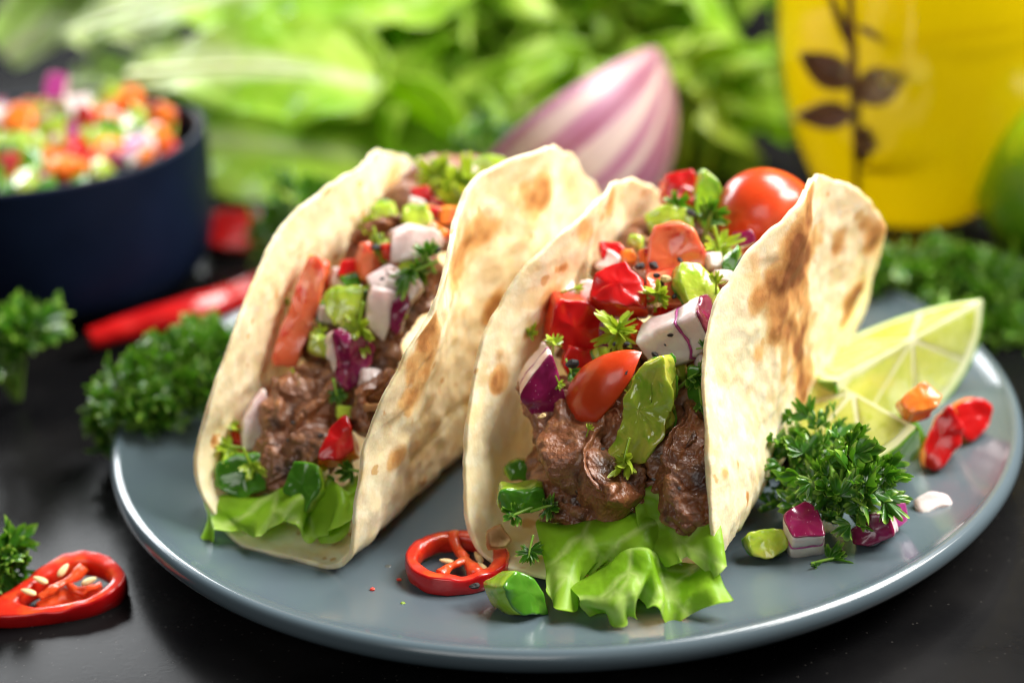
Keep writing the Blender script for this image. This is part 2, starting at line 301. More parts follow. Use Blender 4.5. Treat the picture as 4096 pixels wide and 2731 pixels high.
    tt = np.concatenate([ti, to, np.tile(np.clip(ti[o0:o0 + nt_] * .25, 0, .3), 4)])
    me = mesh('tortilla_shell', V, F, m_tort, True, {'toast': tt})
    return tag(add('tortilla_shell', me), label, 'tortilla')
shell('folded flour tortilla beside the lime wedges, big brown toast blotch on its outer side', 2.859, -2.379, .411, 6.455, 9.44, 9.261, 2.038, 1.474, 1.608, 2.016, 1.757, 1.565, .043, -.042, .98, 3,
      [((5.2,-3.8,6.03), 1.15, 1.0, -1), ((5.52,-3.3,4.5), .8, 1.0, -1), ((5.57,-3.16,3.18), .55, .9, -1), ((4.26,-5.14,6.25), .35, .7, -1), ((5.37,-3.55,7.54), .45, .85, -1), ((6.7,-1.58,5.75), .35, .8, -1), ((7.31,-0.1,3.79), .5, .95, -1), ((7.69,-0.1,5.68), .55, .9, -1),
       ((5.22,1.77,0.95), .22, .6, -1), ((4.71,-1.67,0.95), .3, .55, -1), ((-0.42,-3.26,5.62), .3, .6, 1), ((-1.59,-4.98,4.4), .25, .7, 1), ((0.35,-2.48,7.12), .3, .6, 1), ((1.29,-1.3,7.18), .35, .5, 1)])
shell('folded flour tortilla with the tomato strip leaning on its inner side', -3.323, -.093, .496, 7.094, 8.521, 9.007, .802, 1.068, 2.995, 1.21, 1.68, 1.451, -.012, .003, .9, 8,
      [((-3.32,-5.16,5.53), .5, .95, -1), ((-2.1,-3.16,6.74), .8, .6, -1), ((-0.48,-0.22,7.35), .55, .75, -1), ((-3.58,-5.35,4.43), .35, .6, -1), ((-1.56,-1.63,4.84), .4, .7, -1), ((-3.96,-5.65,3.03), .3, .55, -1), ((-4.16,3.27,6.38), .5, .55, 1), ((-7.39,-2.29,2.59), .35, .5, 1), ((-8.33,-4.11,2.91), .15, .8, 1)],
      notch=[(4.12, .05, .022)], crease=[(3.2, .12, .12, -4.5, 4)])

# ---------------------------------------------------------------- piece builders
def outline(pts, m=56, it=3, r=.09):
    P = np.asarray(pts, float)
    for k in range(it):
        Q = np.roll(P, -1, 0); rr = r if k == 0 else .25
        P = np.stack([P + (Q - P) * rr, Q - (Q - P) * rr], 1).reshape(-1, 2)
    d = np.linalg.norm(np.roll(P, -1, 0) - P, axis=1); s = np.concatenate([[0], np.cumsum(d)]); PP = np.vstack([P, P[:1]])
    u = np.linspace(0, s[-1], m, endpoint=False)
    return np.stack([np.interp(u, s, PP[:, 0]), np.interp(u, s, PP[:, 1])], -1)
def slab(O, z0, z1, bx=0, by=0, rough=.03, seed=0, bev=.05, taper=0, dome=0, freq=2.2):
    m = len(O); c = O.mean(0); rows = []
    bev = min(bev, (z1 - z0) * .45)
    sc_ = lambda z: 1 + taper * (z - z0) / (z1 - z0 + 1e-9)
    size = np.linalg.norm(O - c, axis=1).mean()
    seq = [(k, z1) for k in (.02, .25, .5, .72, .88)] + [(1 - bev / size * .9, z1 - bev * .06), (1 - bev / size * .3, z1 - bev * .35), (1, z1 - bev)]
    seq += [(1, z1 + (z0 - z1) * k) for k in (.35, .65) if (z1 - z0) > .12] + [(1, z0 + bev), (1 - bev / size * .3, z0 + bev * .35), (1 - bev / size * .9, z0 + bev * .06)] + [(k, z0) for k in (.88, .6, .3, .02)]
    for (k, z) in seq:
        X = c + (O - c) * k * sc_(z); rows.append(np.column_stack([X, np.full(m, z + dome * (1 - k * k) * (1 if z > (z0 + z1) / 2 else 0))]))
    V = np.vstack(rows); V[:, 2] += bx * V[:, 0] ** 2 + by * V[:, 1] ** 2
    N_ = np.stack([fbm(V * freq + 3.1 * k, seed + 7 * k, 3) for k in range(3)], -1); V = V + rough * N_
    F = gridF(len(seq), m, False, True).tolist(); n = len(V)
    F = [f[::-1] for f in F]
    F += [list(range(m)), list(range(n - m, n))[::-1]]
    return V, F
_sd = [10]
def nxt(): _sd[0] += 1; return _sd[0]
def stack(name, label, cat, loc, ae, pts, layers, bx=0, by=0, rough=.03, roll=0, group=None, m=56, taper=0, dome=0, freq=2.2, corner=.09, bev=.045):
    """a diced piece: layers = [(part name, z0, z1, material)] share one outline"""
    r = thing(name, label, cat, loc, frame(ae[0], ae[1]), group); s = nxt(); O = outline(pts, m, 3, corner)
    for (pn, z0, z1, mt) in layers:
        V, F = slab(O * (1.0 if len(layers) == 1 else 1 + .008 * (layers[-1][0] == pn)), z0, z1, bx, by, rough, s, bev, taper, dome if (pn, z0, z1, mt) == layers[-1] else 0, freq)
        add(pn, mesh(pn, V, F, mt), r)
    return r
def pep(label, colour, loc, ae, pts, t=.55, inside=False, bx=-.12, by=-.05, group=None, rough=.065, **k):
    sk, fl = {'red': (m_redskin, m_redflesh), 'orange': (m_redskin, m_orflesh), 'green': (m_greenskin, m_greenflesh)}[colour]
    L = [('flesh', -t / 2, t / 2 - .09, fl), ('skin', t / 2 - .09, t / 2, sk)] if not inside else [('skin', -t / 2, -t / 2 + .09, sk), ('flesh', -t / 2 + .09, t / 2, m_greenin if colour == 'green' else fl)]
    return stack(colour + '_pepper_piece' if colour != 'orange' else 'red_pepper_piece', label, 'pepper', loc, ae, pts, L, bx, by, rough, group=group, **k)
def onion(label, loc, ae, pts, layers='SFLF', t=(.07, .38, .05, .38), bx=-.1, by=-.05, group=None, rough=.04, **k):
    tot = sum(t); z = tot / 2; L = []
    for ch, d in zip(layers, t):
        L.append(({'S': 'skin', 'F': 'flesh_layer', 'L': 'layer_line'}[ch], z - d, z, {'S': m_onskin, 'F': m_onflesh, 'L': m_online}[ch])); z -= d
    return stack('onion_piece', label, 'onion', loc, ae, pts, L[::-1], bx, by, rough, group=group, **k)
def lune(name, label, cat, loc, rot, a, r, ang, skin, flesh, seed=0, dep=1, group=None, rough=.02, pw=.5):
    """wedge of a round fruit: axis along local y, skin bulging along local +z"""
    t = thing(name, label, cat, loc, rot, group); n, k = 40, 30
    v = np.linspace(-1, 1, n) * .999; ph = np.linspace(-ang, ang, k); rad = (1 - v ** 2) ** pw
    X = r * rad[:, None] * np.sin(ph)[None]; Z = r * rad[:, None] * np.cos(ph)[None] * dep; Y = np.repeat((a * v)[:, None], k, 1)
    V = np.stack([X, Y, Z], -1).reshape(-1, 3); N_ = np.stack([fbm(V * 1.6 + 4 * i, seed + i, 3) for i in range(3)], -1); V = V + rough * N_
    Vin = V * np.array([.95, .97, .95]); Vv = np.vstack([V, Vin]); g = gridF(n, k); F = [f[::-1] for f in g.tolist()] + (g + n * k).tolist()
    b = n * k
    for i in range(n - 1):
        F += [[i * k, (i + 1) * k, b + (i + 1) * k, b + i * k], [i * k + k - 1, b + i * k + k - 1, b + (i + 1) * k + k - 1, (i + 1) * k + k - 1]]
    add('skin', mesh('skin', Vv, F, skin), t)
    # flesh: rows from the axis to the skin on both cut faces
    W = []; s = np.linspace(0, 1, 9)
    for sg in (0, k - 1):
        Rm = Vin.reshape(n, k, 3)[:, sg] * 1.02
        ax = np.stack([v * 0, a * .97 * v, r * .06 * rad], -1)
        D = ax[:, None] + s[None, :, None] * (Rm - ax)[:, None]
        D = D + .03 * np.stack([fbm(D.reshape(-1, 3) * 3.5 + 3 * i, seed + 9 + i, 3).reshape(n, 9) for i in range(3)], -1)
        W.append(D.reshape(-1, 3))
    g = gridF(n, 9); add('flesh', mesh('flesh', np.vstack(W), g.tolist() + [f[::-1] for f in (g + n * 9).tolist()], flesh), t)
    return t
def meat(label, path, rad, seed, flat=.55, group=None, fat=None, amp=1.0):
    path = np.asarray(path, float); c = path.mean(0); rg = np.random.default_rng(seed)
    r = thing('beef_strip', label, 'meat', c, None, group)
    P = path - c; n, m = 110, 150
    d0 = (P[0] - P[1]); d0 /= np.linalg.norm(d0); d1 = (P[-1] - P[-2]); d1 /= np.linalg.norm(d1)
    C = spline(P, m - 24); rr = np.interp(np.linspace(0, 1, m - 24), np.linspace(0, 1, len(rad)), rad)
    a = np.linspace(np.pi / 2, 0, 13)[:-1]
    C = np.vstack([C[0] + d0 * (rad[0] * .5 * np.sin(a))[:, None], C, C[-1] + d1 * (rad[-1] * .5 * np.sin(a[::-1]))[:, None]])
    rr = np.concatenate([rad[0] * np.cos(a) ** .7 + .01, rr, rad[-1] * np.cos(a[::-1]) ** .7 + .01])
    L = np.linspace(0, 1, m); ln = np.linalg.norm(np.diff(path, axis=0), axis=1).sum()
    rr = rr * (1 + .22 * noise(np.column_stack([L * ln * 1.6, L * 0, L * 0]), seed + 1))
    T = np.gradient(C, axis=0); T /= np.linalg.norm(T, axis=1)[:, None]
    A = np.cross(T, (.25, 1, -.35)); A /= np.linalg.norm(A, axis=1)[:, None]; B = np.cross(A, T)
    tw = rg.uniform(-.7, .7) + (L - .5) * rg.uniform(-1.6, 1.6) + .5 * noise(np.column_stack([L * ln * .9, L * 0 + 5, L * 0]), seed + 2)
    A, B = A * np.cos(tw)[:, None] + B * np.sin(tw)[:, None], B * np.cos(tw)[:, None] - A * np.sin(tw)[:, None]
    t = np.linspace(0, 2 * np.pi, n, endpoint=False); ct = np.sign(np.cos(t)) * abs(np.cos(t)) ** .75; st = np.sign(np.sin(t)) * abs(np.sin(t)) ** .75
    D = ct[None, :, None] * A[:, None] + flat * st[None, :, None] * B[:, None]
    curl = .35 * rg.choice([-1, 1]) * (ct ** 2)[None, :, None] * B[:, None]
    V = (C[:, None] + rr[:, None, None] * (D + curl)).reshape(-1, 3); rv = np.repeat(rr, n)
    Nn = (ct[None, :, None] * flat * A[:, None] + st[None, :, None] * B[:, None]); Nn = (Nn / (np.linalg.norm(Nn, axis=2)[..., None] + 1e-9)).reshape(-1, 3)
    V = V + .2 * amp * rv[:, None] * np.stack([fbm(V * 1.1 + 5 * k, seed + k, 2) for k in range(3)], -1)
    u = np.repeat(L, n) * ln; ang = np.tile(t, m)
    fib = noise(np.column_stack([u * 5.5 + 1.2 * noise(V * 1.5, seed + 3), np.cos(ang) * .8, np.sin(ang) * .8]), seed + 4)       # torn grain across the strip
    fold = abs(noise(np.column_stack([u * 1.3 + .6 * noise(V * 1.2, seed + 5), np.cos(ang) * .5, np.sin(ang) * .5]), seed + 6))
    h = -.16 * np.clip(.16 - fold, 0, 1) / .16 * rv / .6 + .045 * fib + .07 * (.5 - cells(V * 2.3, seed + 8)) + .045 * (.5 - cells(V * 5.2, seed + 9)) + .03 * (.5 - cells(V * 10, seed + 11)) + .04 * fbm(V * 4, seed + 10, 3)
    V = V + Nn * (h * amp)[:, None]
    F = gridF(m, n, False, True).tolist() + [list(range(n))[::-1], list(range((m - 1) * n, m * n))]
    add('meat_body', mesh('meat_body', V, F, m_meat, True, {'ridge': np.clip(h * 6 + .5, 0, 1)}), r)
    if fat is not None:
        V, F = tube(np.asarray(fat, float) - c, [.05, .11, .1, .05], 12, 40); V = V + .05 * np.stack([fbm(V * 3 + k, seed + k, 2) for k in range(3)], -1); add('gristle', mesh('gristle', V, F, m_fat), r)
    return r
def bicubic(G, nu, nv):
    G = np.asarray(G, float); A = np.stack([spline(G[:, j], nu) for j in range(G.shape[1])], 1)
    return np.stack([spline(A[i], nv) for i in range(nu)], 0)
def sheet(P, th, seed, mat, amp=.04, freq=1.6, ruffle=0, rfreq=3, teeth=0):
    """thick curved leaf from a grid of points; row 0 = inside, last row = free edge"""
    nu, nv = P.shape[:2]; V = P.reshape(-1, 3); e = np.repeat(np.linspace(0, 1, nu), nv); l = np.tile(np.linspace(0, 1, nv), nu)
    def nrm(P):
        n = np.cross(np.gradient(P, axis=0), np.gradient(P, axis=1)).reshape(-1, 3); return n / (np.linalg.norm(n, axis=1)[:, None] + 1e-9)
    n = nrm(P); L = np.linalg.norm(np.diff(P[-1], axis=0), axis=1).sum()
    V = V + n * (amp * fbm(V * freq, seed, 4) + ruffle * 1.8 * np.clip(e - .3, 0, 1) ** 1.8 * (np.sin(l * L * rfreq * 2.9 + 4 * noise(np.stack([l * L * 1.3, e, e * 0], -1), seed + 8)) * .35 * np.clip(e - .5, 0, 1) * 2 + np.sin(l * L * rfreq + 3 * noise(np.stack([l * L * .7, e * 0, e * 0], -1), seed))))[:, None]
    if teeth:
        d = np.gradient(P, axis=0).reshape(-1, 3); d /= np.linalg.norm(d, axis=1)[:, None] + 1e-9
        V = V + d * (teeth * np.clip(e - .8, 0, 1) * 5 * noise(np.stack([l * L * 2.6, e * 0 + 3, e * 0], -1), seed + 4))[:, None]
    n = nrm(V.reshape(nu, nv, 3)); Vt, Vb = V + n * th / 2, V - n * th / 2; k = nu * nv
    g = gridF(nu, nv); F = g.tolist() + [f[::-1] for f in (g + k).tolist()]
    bd = np.concatenate([np.arange(nv), np.arange(1, nu) * nv + nv - 1, np.arange(nv - 2, -1, -1) + (nu - 1) * nv, np.arange(nu - 2, 0, -1) * nv]); b2 = np.roll(bd, -1)
    F += np.stack([bd, bd + k, b2 + k, b2], -1).tolist()
    return np.vstack([Vt, Vb]), F, np.tile(e, 2), np.tile(l, 2)
def leaf(label, rows, seed, th=.018, group=None, ruffle=.05, rfreq=4, teeth=.05, name='lettuce_leaf', amp=.03, nu=60, nv=150, rib=False):
    G = np.asarray(rows, float); c = G.reshape(-1, 3).mean(0); r = thing(name, label, 'lettuce', c, None, group)
    P = bicubic(G - c, nu, nv); V, F, e, l = sheet(P, th, seed, m_lett, amp, 1.5, ruffle, rfreq, teeth)
    vein = np.clip(1 - abs(((l * 7 + .35 * np.sin(e * 3 + seed)) % 1) - .5) * 22, 0, 1) * np.clip(1 - e, 0, 1) * .5
    add('blade', mesh('blade', V, F, m_lett, True, {'edge': e, 'rib': vein}), r)
    if rib:
        mid = P[:int(nu * .7):6, int(nv * .5)] ; V, F = tube(mid, [.09, .05, .02], 8, 40); add('midrib', mesh('midrib', V, F, m_rib), r)
    return r
# --- parsley
def leaflet_mesh(seed, mat, name='leaflet', lobes=5):
    rg = random.Random(seed); V = []; F = []; E = []
    for i in range(lobes):
        a = (i - (lobes - 1) / 2) * (1.9 / max(1, lobes - 1) if lobes > 1 else 0) + rg.uniform(-.12, .12)
        Ln = (1 - .32 * abs(a)) * rg.uniform(.85, 1.1); wd = .36 * rg.uniform(.85, 1.2); curl = rg.uniform(-.1, .35); b = np.array([0, .18 * (1 - abs(a)), 0.])
        d = np.array([math.sin(a), math.cos(a), 0]); s = np.array([math.cos(a), -math.sin(a), 0]); z = np.array([0, 0, 1.])
        o = len(V); cup = rg.uniform(.08, .2)
        for (t, ww, zz, ed) in ((0, .12, 0, 0), (.38, .8, cup, .35), (.66, 1, cup * 1.3 + curl * .3, .6), (.82, .62, cup + curl * .6, .85)):
            p = b + d * Ln * t
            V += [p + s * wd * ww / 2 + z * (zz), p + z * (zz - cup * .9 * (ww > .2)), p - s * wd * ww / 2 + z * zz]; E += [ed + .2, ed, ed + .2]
        V.append(b + d * Ln + z * (curl + cup)); E.append(1.2)
        for k in range(3):
            q = o + 3 * k; F += [[q, q + 3, q + 4, q + 1], [q + 1, q + 4, q + 5, q + 2]]
        q = o + 9; F += [[q, q + 3, q + 1], [q + 1, q + 3, q + 2]]
    return np.array(V), F, np.array(E)
LV = [leaflet_mesh(s, None, lobes=lb) for s, lb in ((1, 5), (2, 3), (3, 5), (4, 4), (5, 3), (6, 5))]
def tooth_leaf(seed):
    rg = random.Random(seed); m = 49; th = np.linspace(-1.35, 1.35, m); lob = rg.choice([3, 3, 5]); ph = (th / 1.35 + 1) / 2
    x = (ph * lob) % 1; lsc = np.array([rg.uniform(.6, 1.1) for _ in range(6)])[np.minimum((ph * lob).astype(int), 5)]; env = .38 + .62 * lsc * np.sin(np.pi * np.clip(x, 0, 1)) ** .8; tth = 1 - .30 * (((ph * lob * 3.0 + .5) % 1) - .5) ** 2 * 4
    rr = env * tth * (1 - .22 * abs(th / 1.35) ** 2) * np.array([1 + .1 * rg.uniform(-1, 1)] * m); V = []; E = []
    c1, c2, k = rg.choice((-1, 1, 1)) * rg.uniform(.2, .8), rg.uniform(-.3, .3), rg.uniform(.12, .22)
    for f in (.06, .35, .62, .84, 1):
        X = rr * f * np.sin(th); Y = rr * f * np.cos(th); Z = k * f * rr * np.cos(2 * np.pi * ph * lob) * .9 + c1 * f * f * rr * abs(np.cos(th)) + c2 * X * abs(X) + .06 * fbm(np.column_stack([X * 3, Y * 3, th * 0 + f]), seed, 2) + .5 * k * np.sin(9 * th) * f ** 2
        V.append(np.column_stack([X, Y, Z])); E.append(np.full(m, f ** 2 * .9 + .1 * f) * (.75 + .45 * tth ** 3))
    return np.vstack(V), gridF(5, m).tolist(), np.concatenate(E)
TL = [tooth_leaf(s) for s in range(11, 19)]
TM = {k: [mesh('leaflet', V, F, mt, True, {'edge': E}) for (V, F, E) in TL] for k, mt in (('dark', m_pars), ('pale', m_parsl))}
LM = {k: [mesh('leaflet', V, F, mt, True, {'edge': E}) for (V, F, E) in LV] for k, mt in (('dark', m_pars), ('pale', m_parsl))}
def rot_to(d, spin):
    d = Vector(d).normalized(); q = d.to_track_quat('Y', 'Z'); return (q.to_matrix() @ Matrix.Rotation(spin, 3, 'Y'))
def sprig(label, base, clusters, seed, tone='dark', single=True, group=None, name='parsley_sprig', size=(.28, .5), up=.35, stem_r=.07, droop=0):
    """clusters: [(centre, radius xyz, count)] - frilly heads on thin stems that leave the base"""
    rg = random.Random(seed); base = np.asarray(base, float); r = thing(name, label, 'parsley', base, None, group); jm = []; jf = []; je = []; cnt = 0
    for (c, rd, n) in clusters:
        c = np.asarray(c, float) - base; mid = c * .5 + np.array([rg.uniform(-.3, .3), rg.uniform(-.3, .3), .25])
        V, F = tube([(0, 0, .06), mid, c], [stem_r, stem_r * .8, stem_r * .5], 8, 24); st = add('stem', mesh('stem', V, F, m_stem), r)
        for i in range(max(3, n // 14)):                 # side stems inside the head
            e_ = c + np.array([rg.gauss(0, .55) * rd[0], rg.gauss(0, .55) * rd[1], rg.gauss(0, .5) * rd[2]]); V, F = tube([c * .72, (c * .72 + e_) / 2 + (0, 0, .06), e_], [stem_r * .6, stem_r * .5, stem_r * .3], 6, 10); add('side_stem', mesh('side_stem', V, F, m_stem), st)
        for i in range(n):
            d = Vector((rg.gauss(0, 1), rg.gauss(0, 1), rg.gauss(0, 1))).normalized(); f = rg.uniform(.2, 1) ** .5 * rg.choice((.8, 1, 1, 1.3))
            p = c + np.array([d.x * rd[0], d.y * rd[1], d.z * rd[2]]) * f
            if p[2] + base[2] < .95 and droop == 0: p[2] = .95 - base[2] + rg.uniform(.05, .5)
            dd = Vector((d.x + rg.gauss(0, .7), d.y + rg.gauss(0, .7), d.z + up + rg.gauss(0, .6))); k = rg.randrange(len(LV)); s = rg.uniform(*size) * rg.choice((.7, 1, 1, 1.25))
            Mx = rot_to(dd, rg.uniform(0, 6.28))
            if single:
                o = add('leaflet', (TM if rg.random() < .5 else LM)[tone][k], st); o.matrix_basis = Matrix.Translation(Vector(p) * CM) @ (Mx * s).to_4x4()
            else:
                Vl, Fl, El = LV[k]; jm.append(Vl @ np.array(Mx * s).T + p); jf += [[q + cnt for q in f_] for f_ in Fl]; je.append(El); cnt += len(Vl)
    if not single: add('leaves', mesh('leaves', np.vstack(jm), jf, m_pars if tone == 'dark' else m_parsl, True, {'edge': np.concatenate(je)}), r, 'stuff')
    return r
def bit(label, loc, d, size, tone='pale', n=3, seed=None, spread=.8, group=None, face=(0, -1, .6)):
    """a chopped scrap of parsley: short stem with a few leaflets"""
    seed = seed if seed is not None else nxt(); rg = random.Random(seed); r = thing('parsley_scrap', label, 'parsley', loc, None, group)
    d = Vector(d).normalized(); fz = (Vector(face).normalized() + Vector((rg.gauss(0, .55), rg.gauss(0, .3), rg.gauss(0, .5)))).normalized(); fz = (fz - d * fz.dot(d)).normalized(); x = d.cross(fz)
    B = Matrix((x, d, fz)).transposed()
    V, F = tube([-d * .55 * size, d * 0 + fz * .05 * size, d * .3 * size], [.05 * size, .045 * size, .03 * size], 7, 16); add('stem', mesh('stem', V, F, m_stem if tone == 'dark' else m_parsl), r)
    for i in range(n):
        a = (i - (n - 1) / 2) * spread + rg.uniform(-.2, .2); s = size * rg.uniform(.42, .72)
        m_ = B @ Matrix.Rotation(-a, 3, 'Z') @ Matrix.Rotation(rg.uniform(-.7, .5), 3, 'X') @ Matrix.Rotation(rg.uniform(-.7, .7), 3, 'Y')
        o = add('leaflet', TM[tone][rg.randrange(8)], r); o.matrix_basis = Matrix.Translation(d * size * (.12 * (i % 2)) * CM) @ (m_ * s).to_4x4()
    return r

# ================================================================ FILLING OF THE TACO BESIDE THE LIME
G2 = 'beef strips in the taco beside the lime'
meat('beef strip curling out from under the purple onion chunk', [(-0.46,-4.67,3.95), (-0.41,-5.37,3.64), (-0.24,-5.97,3.17), (0.17,-6.4,2.94)], [.5, .6, .6, .5], 301)
meat('thick beef strip with seared bumpy face below the tomato wedge', [(0.25,-5.39,3.72), (0.1,-6.2,3.38), (0.42,-6.93,3), (0.99,-7.48,2.63)], [.5, .68, .72, .55], 303, .7)
meat('beef strip end poking out beside the wet parsley, between tomato and green slab', [(0.83,-5.57,3.67), (0.98,-6.51,3.06), (1.12,-7.31,2.52)], [.4, .48, .4], 305)
meat('low beef strip at the bowl-side flap above the shiny green dice', [(-0.64,-5.47,2.93), (-0.43,-6.33,2.5), (0.06,-7.04,2.27), (0.71,-7.35,2.19)], [.4, .52, .52, .4], 307)
meat('small torn beef end lying over the lettuce at the left', [(-0.71,-6.86,1.95), (-0.32,-6.95,2.23), (0.14,-7.15,2.04)], [.22, .34, .3], 309)
meat('dark beef strip right of the green slab, running down', [(2.62,-5.29,4.29), (2.23,-6.18,3.79), (2.05,-6.89,3.31), (2.14,-7.31,2.89)], [.45, .55, .55, .4], 311)
meat('broad beef strip against the lime-side flap reaching down into the lettuce', [(2.75,-6.11,3.94), (2.48,-7.08,3.5), (2.39,-7.79,3.04), (2.35,-8.33,2.56)], [.45, .52, .5, .38], 313, .7)
meat('narrow beef tip lying over the lettuce curl', [(1.93,-7.1,3.11), (2.08,-7.77,2.83), (2.29,-8.45,2.42)], [.35, .44, .3], 315, .7)
meat('dark beef piece in shadow between the two front strips', [(1.61,-4.02,4.18), (1.63,-5.23,3.22), (1.55,-6.51,2.37)], [.9, 1.0, .8], 163, .8)
meat('beef piece buried under the red pepper dice', [(0.35,-3.1,4.27), (1.32,-3.83,4.11), (2.28,-4.3,4.17)], [.7, .85, .7], 171)
meat('beef piece buried under the big onion chunk', [(2.79,-2.51,5.56), (3.08,-3.5,4.97), (2.96,-4.5,4.11)], [.8, .9, .7], 177)
meat('beef piece buried under the tomato slice at the back', [(1.7,-2.07,5.55), (2.34,-0.86,5.93), (3.33,0.27,6.13)], [.8, .9, .8], 181)
meat('reddish brown beef crumble right of the tomato wedge', [(1.4,-4.16,4.71), (1.76,-4.59,4.61), (2.05,-4.7,4.37)], [.3, .42, .35], 187)
leaf('dark green lettuce piece behind the beef strip, touching the lime-side flap', [[(2.81,-5.7,3.18), (3.16,-6.05,3.12), (3.31,-6.4,2.86)], [(2.73,-6.38,2.66), (3.02,-6.73,2.73), (3.19,-6.9,2.6)], [(2.64,-7.13,2.21), (2.95,-7.65,2.28), (3.02,-7.82,2.26)]], 12, ruffle=.03, rib=False, nu=24, nv=40)
# front lettuce
leaf('broad bright lettuce leaf spilling over the front lip onto the plate, left of the folds',
     [[(-0.82,-6.52,1.73), (-0.32,-6.57,1.62), (0.17,-6.56,1.64), (0.75,-6.67,1.78), (1.42,-6.75,1.96), (1.91,-6.72,2.02)],
      [(-0.91,-7.13,1.96), (-0.36,-7.53,2.03), (0.17,-7.49,2.14), (0.69,-7.55,2.23), (1.35,-7.62,2.34), (1.92,-7.58,2.19)],
      [(-0.83,-7.62,1.73), (-0.3,-8.18,1.82), (0.17,-8.18,1.95), (0.74,-8.11,2.09), (1.4,-8.11,2.21), (1.96,-8.08,2.05)],
      [(-0.74,-8.16,1.39), (-0.34,-8.71,1.5), (0.15,-8.35,1.57), (0.72,-8.33,1.74), (1.37,-8.4,1.94), (1.92,-8.44,1.73)],
      [(-0.69,-8.55,1.25), (-0.37,-9.35,1.07), (-0.01,-8.57,1.22), (0.52,-8.27,1.27), (1.27,-8.29,1.46), (1.9,-8.56,1.37)]], 21, ruffle=.26, rfreq=3.4, teeth=.08)
leaf('folded lettuce leaf with deep ruffles lying on the plate rim side of the front lip',
     [[(-0.05,-8.29,1.1), (0.55,-7.9,1.26), (1.12,-7.91,1.45), (1.64,-7.93,1.54), (2.13,-8.23,1.48), (2.58,-8.33,1.51), (2.96,-8.27,1.89)],
      [(-0.3,-8.8,1.42), (0.36,-8.8,1.67), (0.89,-8.63,2.04), (1.41,-8.77,2.2), (1.7,-8.77,1.62), (2.32,-8.95,1.59), (2.81,-8.77,2.1)],
      [(-0.1,-9.47,1.52), (0.45,-9.4,1.67), (1.02,-9.23,1.91), (1.45,-9.23,2.04), (1.71,-9.11,1.47), (2.28,-9.34,1.57), (2.84,-9.18,1.92)],
      [(-0.11,-9.51,1.3), (0.41,-9.9,1.53), (1.02,-9.7,1.73), (1.4,-9.46,1.76), (1.7,-9.6,1.35), (2.24,-9.62,1.55), (2.91,-9.52,1.65)],
      [(0.01,-9.59,1.02), (0.49,-9.96,1.17), (0.83,-9.66,1.34), (1.23,-9.56,1.43), (1.61,-9.96,1.17), (2.3,-9.89,1.32), (3.07,-9.78,1.44)]], 33, ruffle=.30, rfreq=3.6, teeth=.09, rib=False)
leaf('curled lettuce lobe rising beside the right beef strip, veined inside',
     [[(1.23,-6.96,1.98), (1.61,-6.85,2.11), (1.99,-6.94,2.14), (2.41,-7.46,1.98), (2.97,-7.48,2.29), (3.14,-7.28,2.38)],
      [(1.26,-7.12,2.57), (1.47,-7.18,2.69), (1.82,-7.22,2.73), (2.14,-8.19,2.27), (2.59,-8.32,2.59), (3,-7.96,2.78)],
      [(1.26,-7.86,2.4), (1.61,-7.82,2.25), (2.01,-8.11,2.23), (2.23,-8.55,2.21), (2.55,-8.63,2.51), (2.97,-8.33,2.68)],
      [(1.37,-8.35,2.04), (1.73,-8.45,1.95), (2.04,-8.59,2.01), (2.25,-8.85,2.16), (2.64,-9,2.3), (2.96,-8.68,2.41)],
      [(1.54,-8.54,1.76), (1.84,-8.77,1.74), (2.19,-8.91,1.9), (2.22,-9.02,2.02), (2.71,-9.54,1.84), (2.95,-9.22,1.94)]], 45, ruffle=.18, rfreq=3.6, teeth=.07, rib=False)
# toppings
onion('onion chunk with glossy speckled purple skin hanging at the bowl-side flap over beef', (-0.56,-5.09,4.35),(-84,6),[(-0.62,0.02),(0.18,0.95),(0.3,0.21),(0.42,-0.38),(-0.28,-0.81)], bx=-.08, by=-.06, t=(.06, .42, .06, .5))
pep('upright red pepper dice leaning on the bowl-side flap, bright highlight near its foot', 'red', (0.15,-3.92,5.36),(-80,12),[(-0.45,0.55),(-0.31,0.65),(0.36,0.51),(0.7,0.06),(0.5,-0.84),(-0.16,-0.63),(-0.64,-0.31)], .85, bx=-.2)
pep('red pepper dice on top of the pile with glossy flat upper face', 'red', (1.31,-3.87,5.95),(-95,48),[(-0.53,0.39),(0.13,0.68),(0.53,0.2),(0.63,-0.53),(-0.08,-0.52),(-0.7,-0.21)], .8, bx=-.15)
pep('small red pepper scrap tucked below the upright red dice', 'red', (0.23,-4.46,4.53),(-85,20),[(-0.22,0.37),(0.45,0.23),(0.29,-0.27),(-0.17,-0.31),(-0.35,-0.02)], .5)
pep('flat red pepper piece lying behind the big onion chunk', 'red', (2.52,-4.11,5.54),(-90,60),[(-0.59,0.04),(-0.07,0.32),(0.51,0.16),(0.47,-0.21),(-0.33,-0.3)], .5)
lune('tomato_wedge', 'orange-red tomato wedge with wet shiny skin hanging over the beef', 'tomato', (0.81,-5.6,4.34), frame(-135, 22, -33), 1.32, .8, .85, m_tomskin, m_tomflesh, 5, .9, pw=.7)
pep('large green pepper slab showing its wet inner flesh, hanging between beef strips', 'green', (1.65,-6.46,4.25),(-114,16),[(0.33,1.39),(-0.11,1.09),(-0.45,0.37),(-0.59,-0.53),(-0.67,-1.18),(-0.28,-1.29),(0.11,-1.02),(0.51,-0.47),(0.6,0.46),(0.5,1.12)], .6, True, bx=.12, by=.03, rough=.1, freq=3.2)
pep('green pepper piece half hidden behind parsley against the lime-side flap', 'green', (2.88,-5.86,4.37),(-100,15),[(-0.23,0.61),(0.3,0.48),(0.36,-0.5),(-0.07,-0.56),(-0.35,-0.03)], .5)
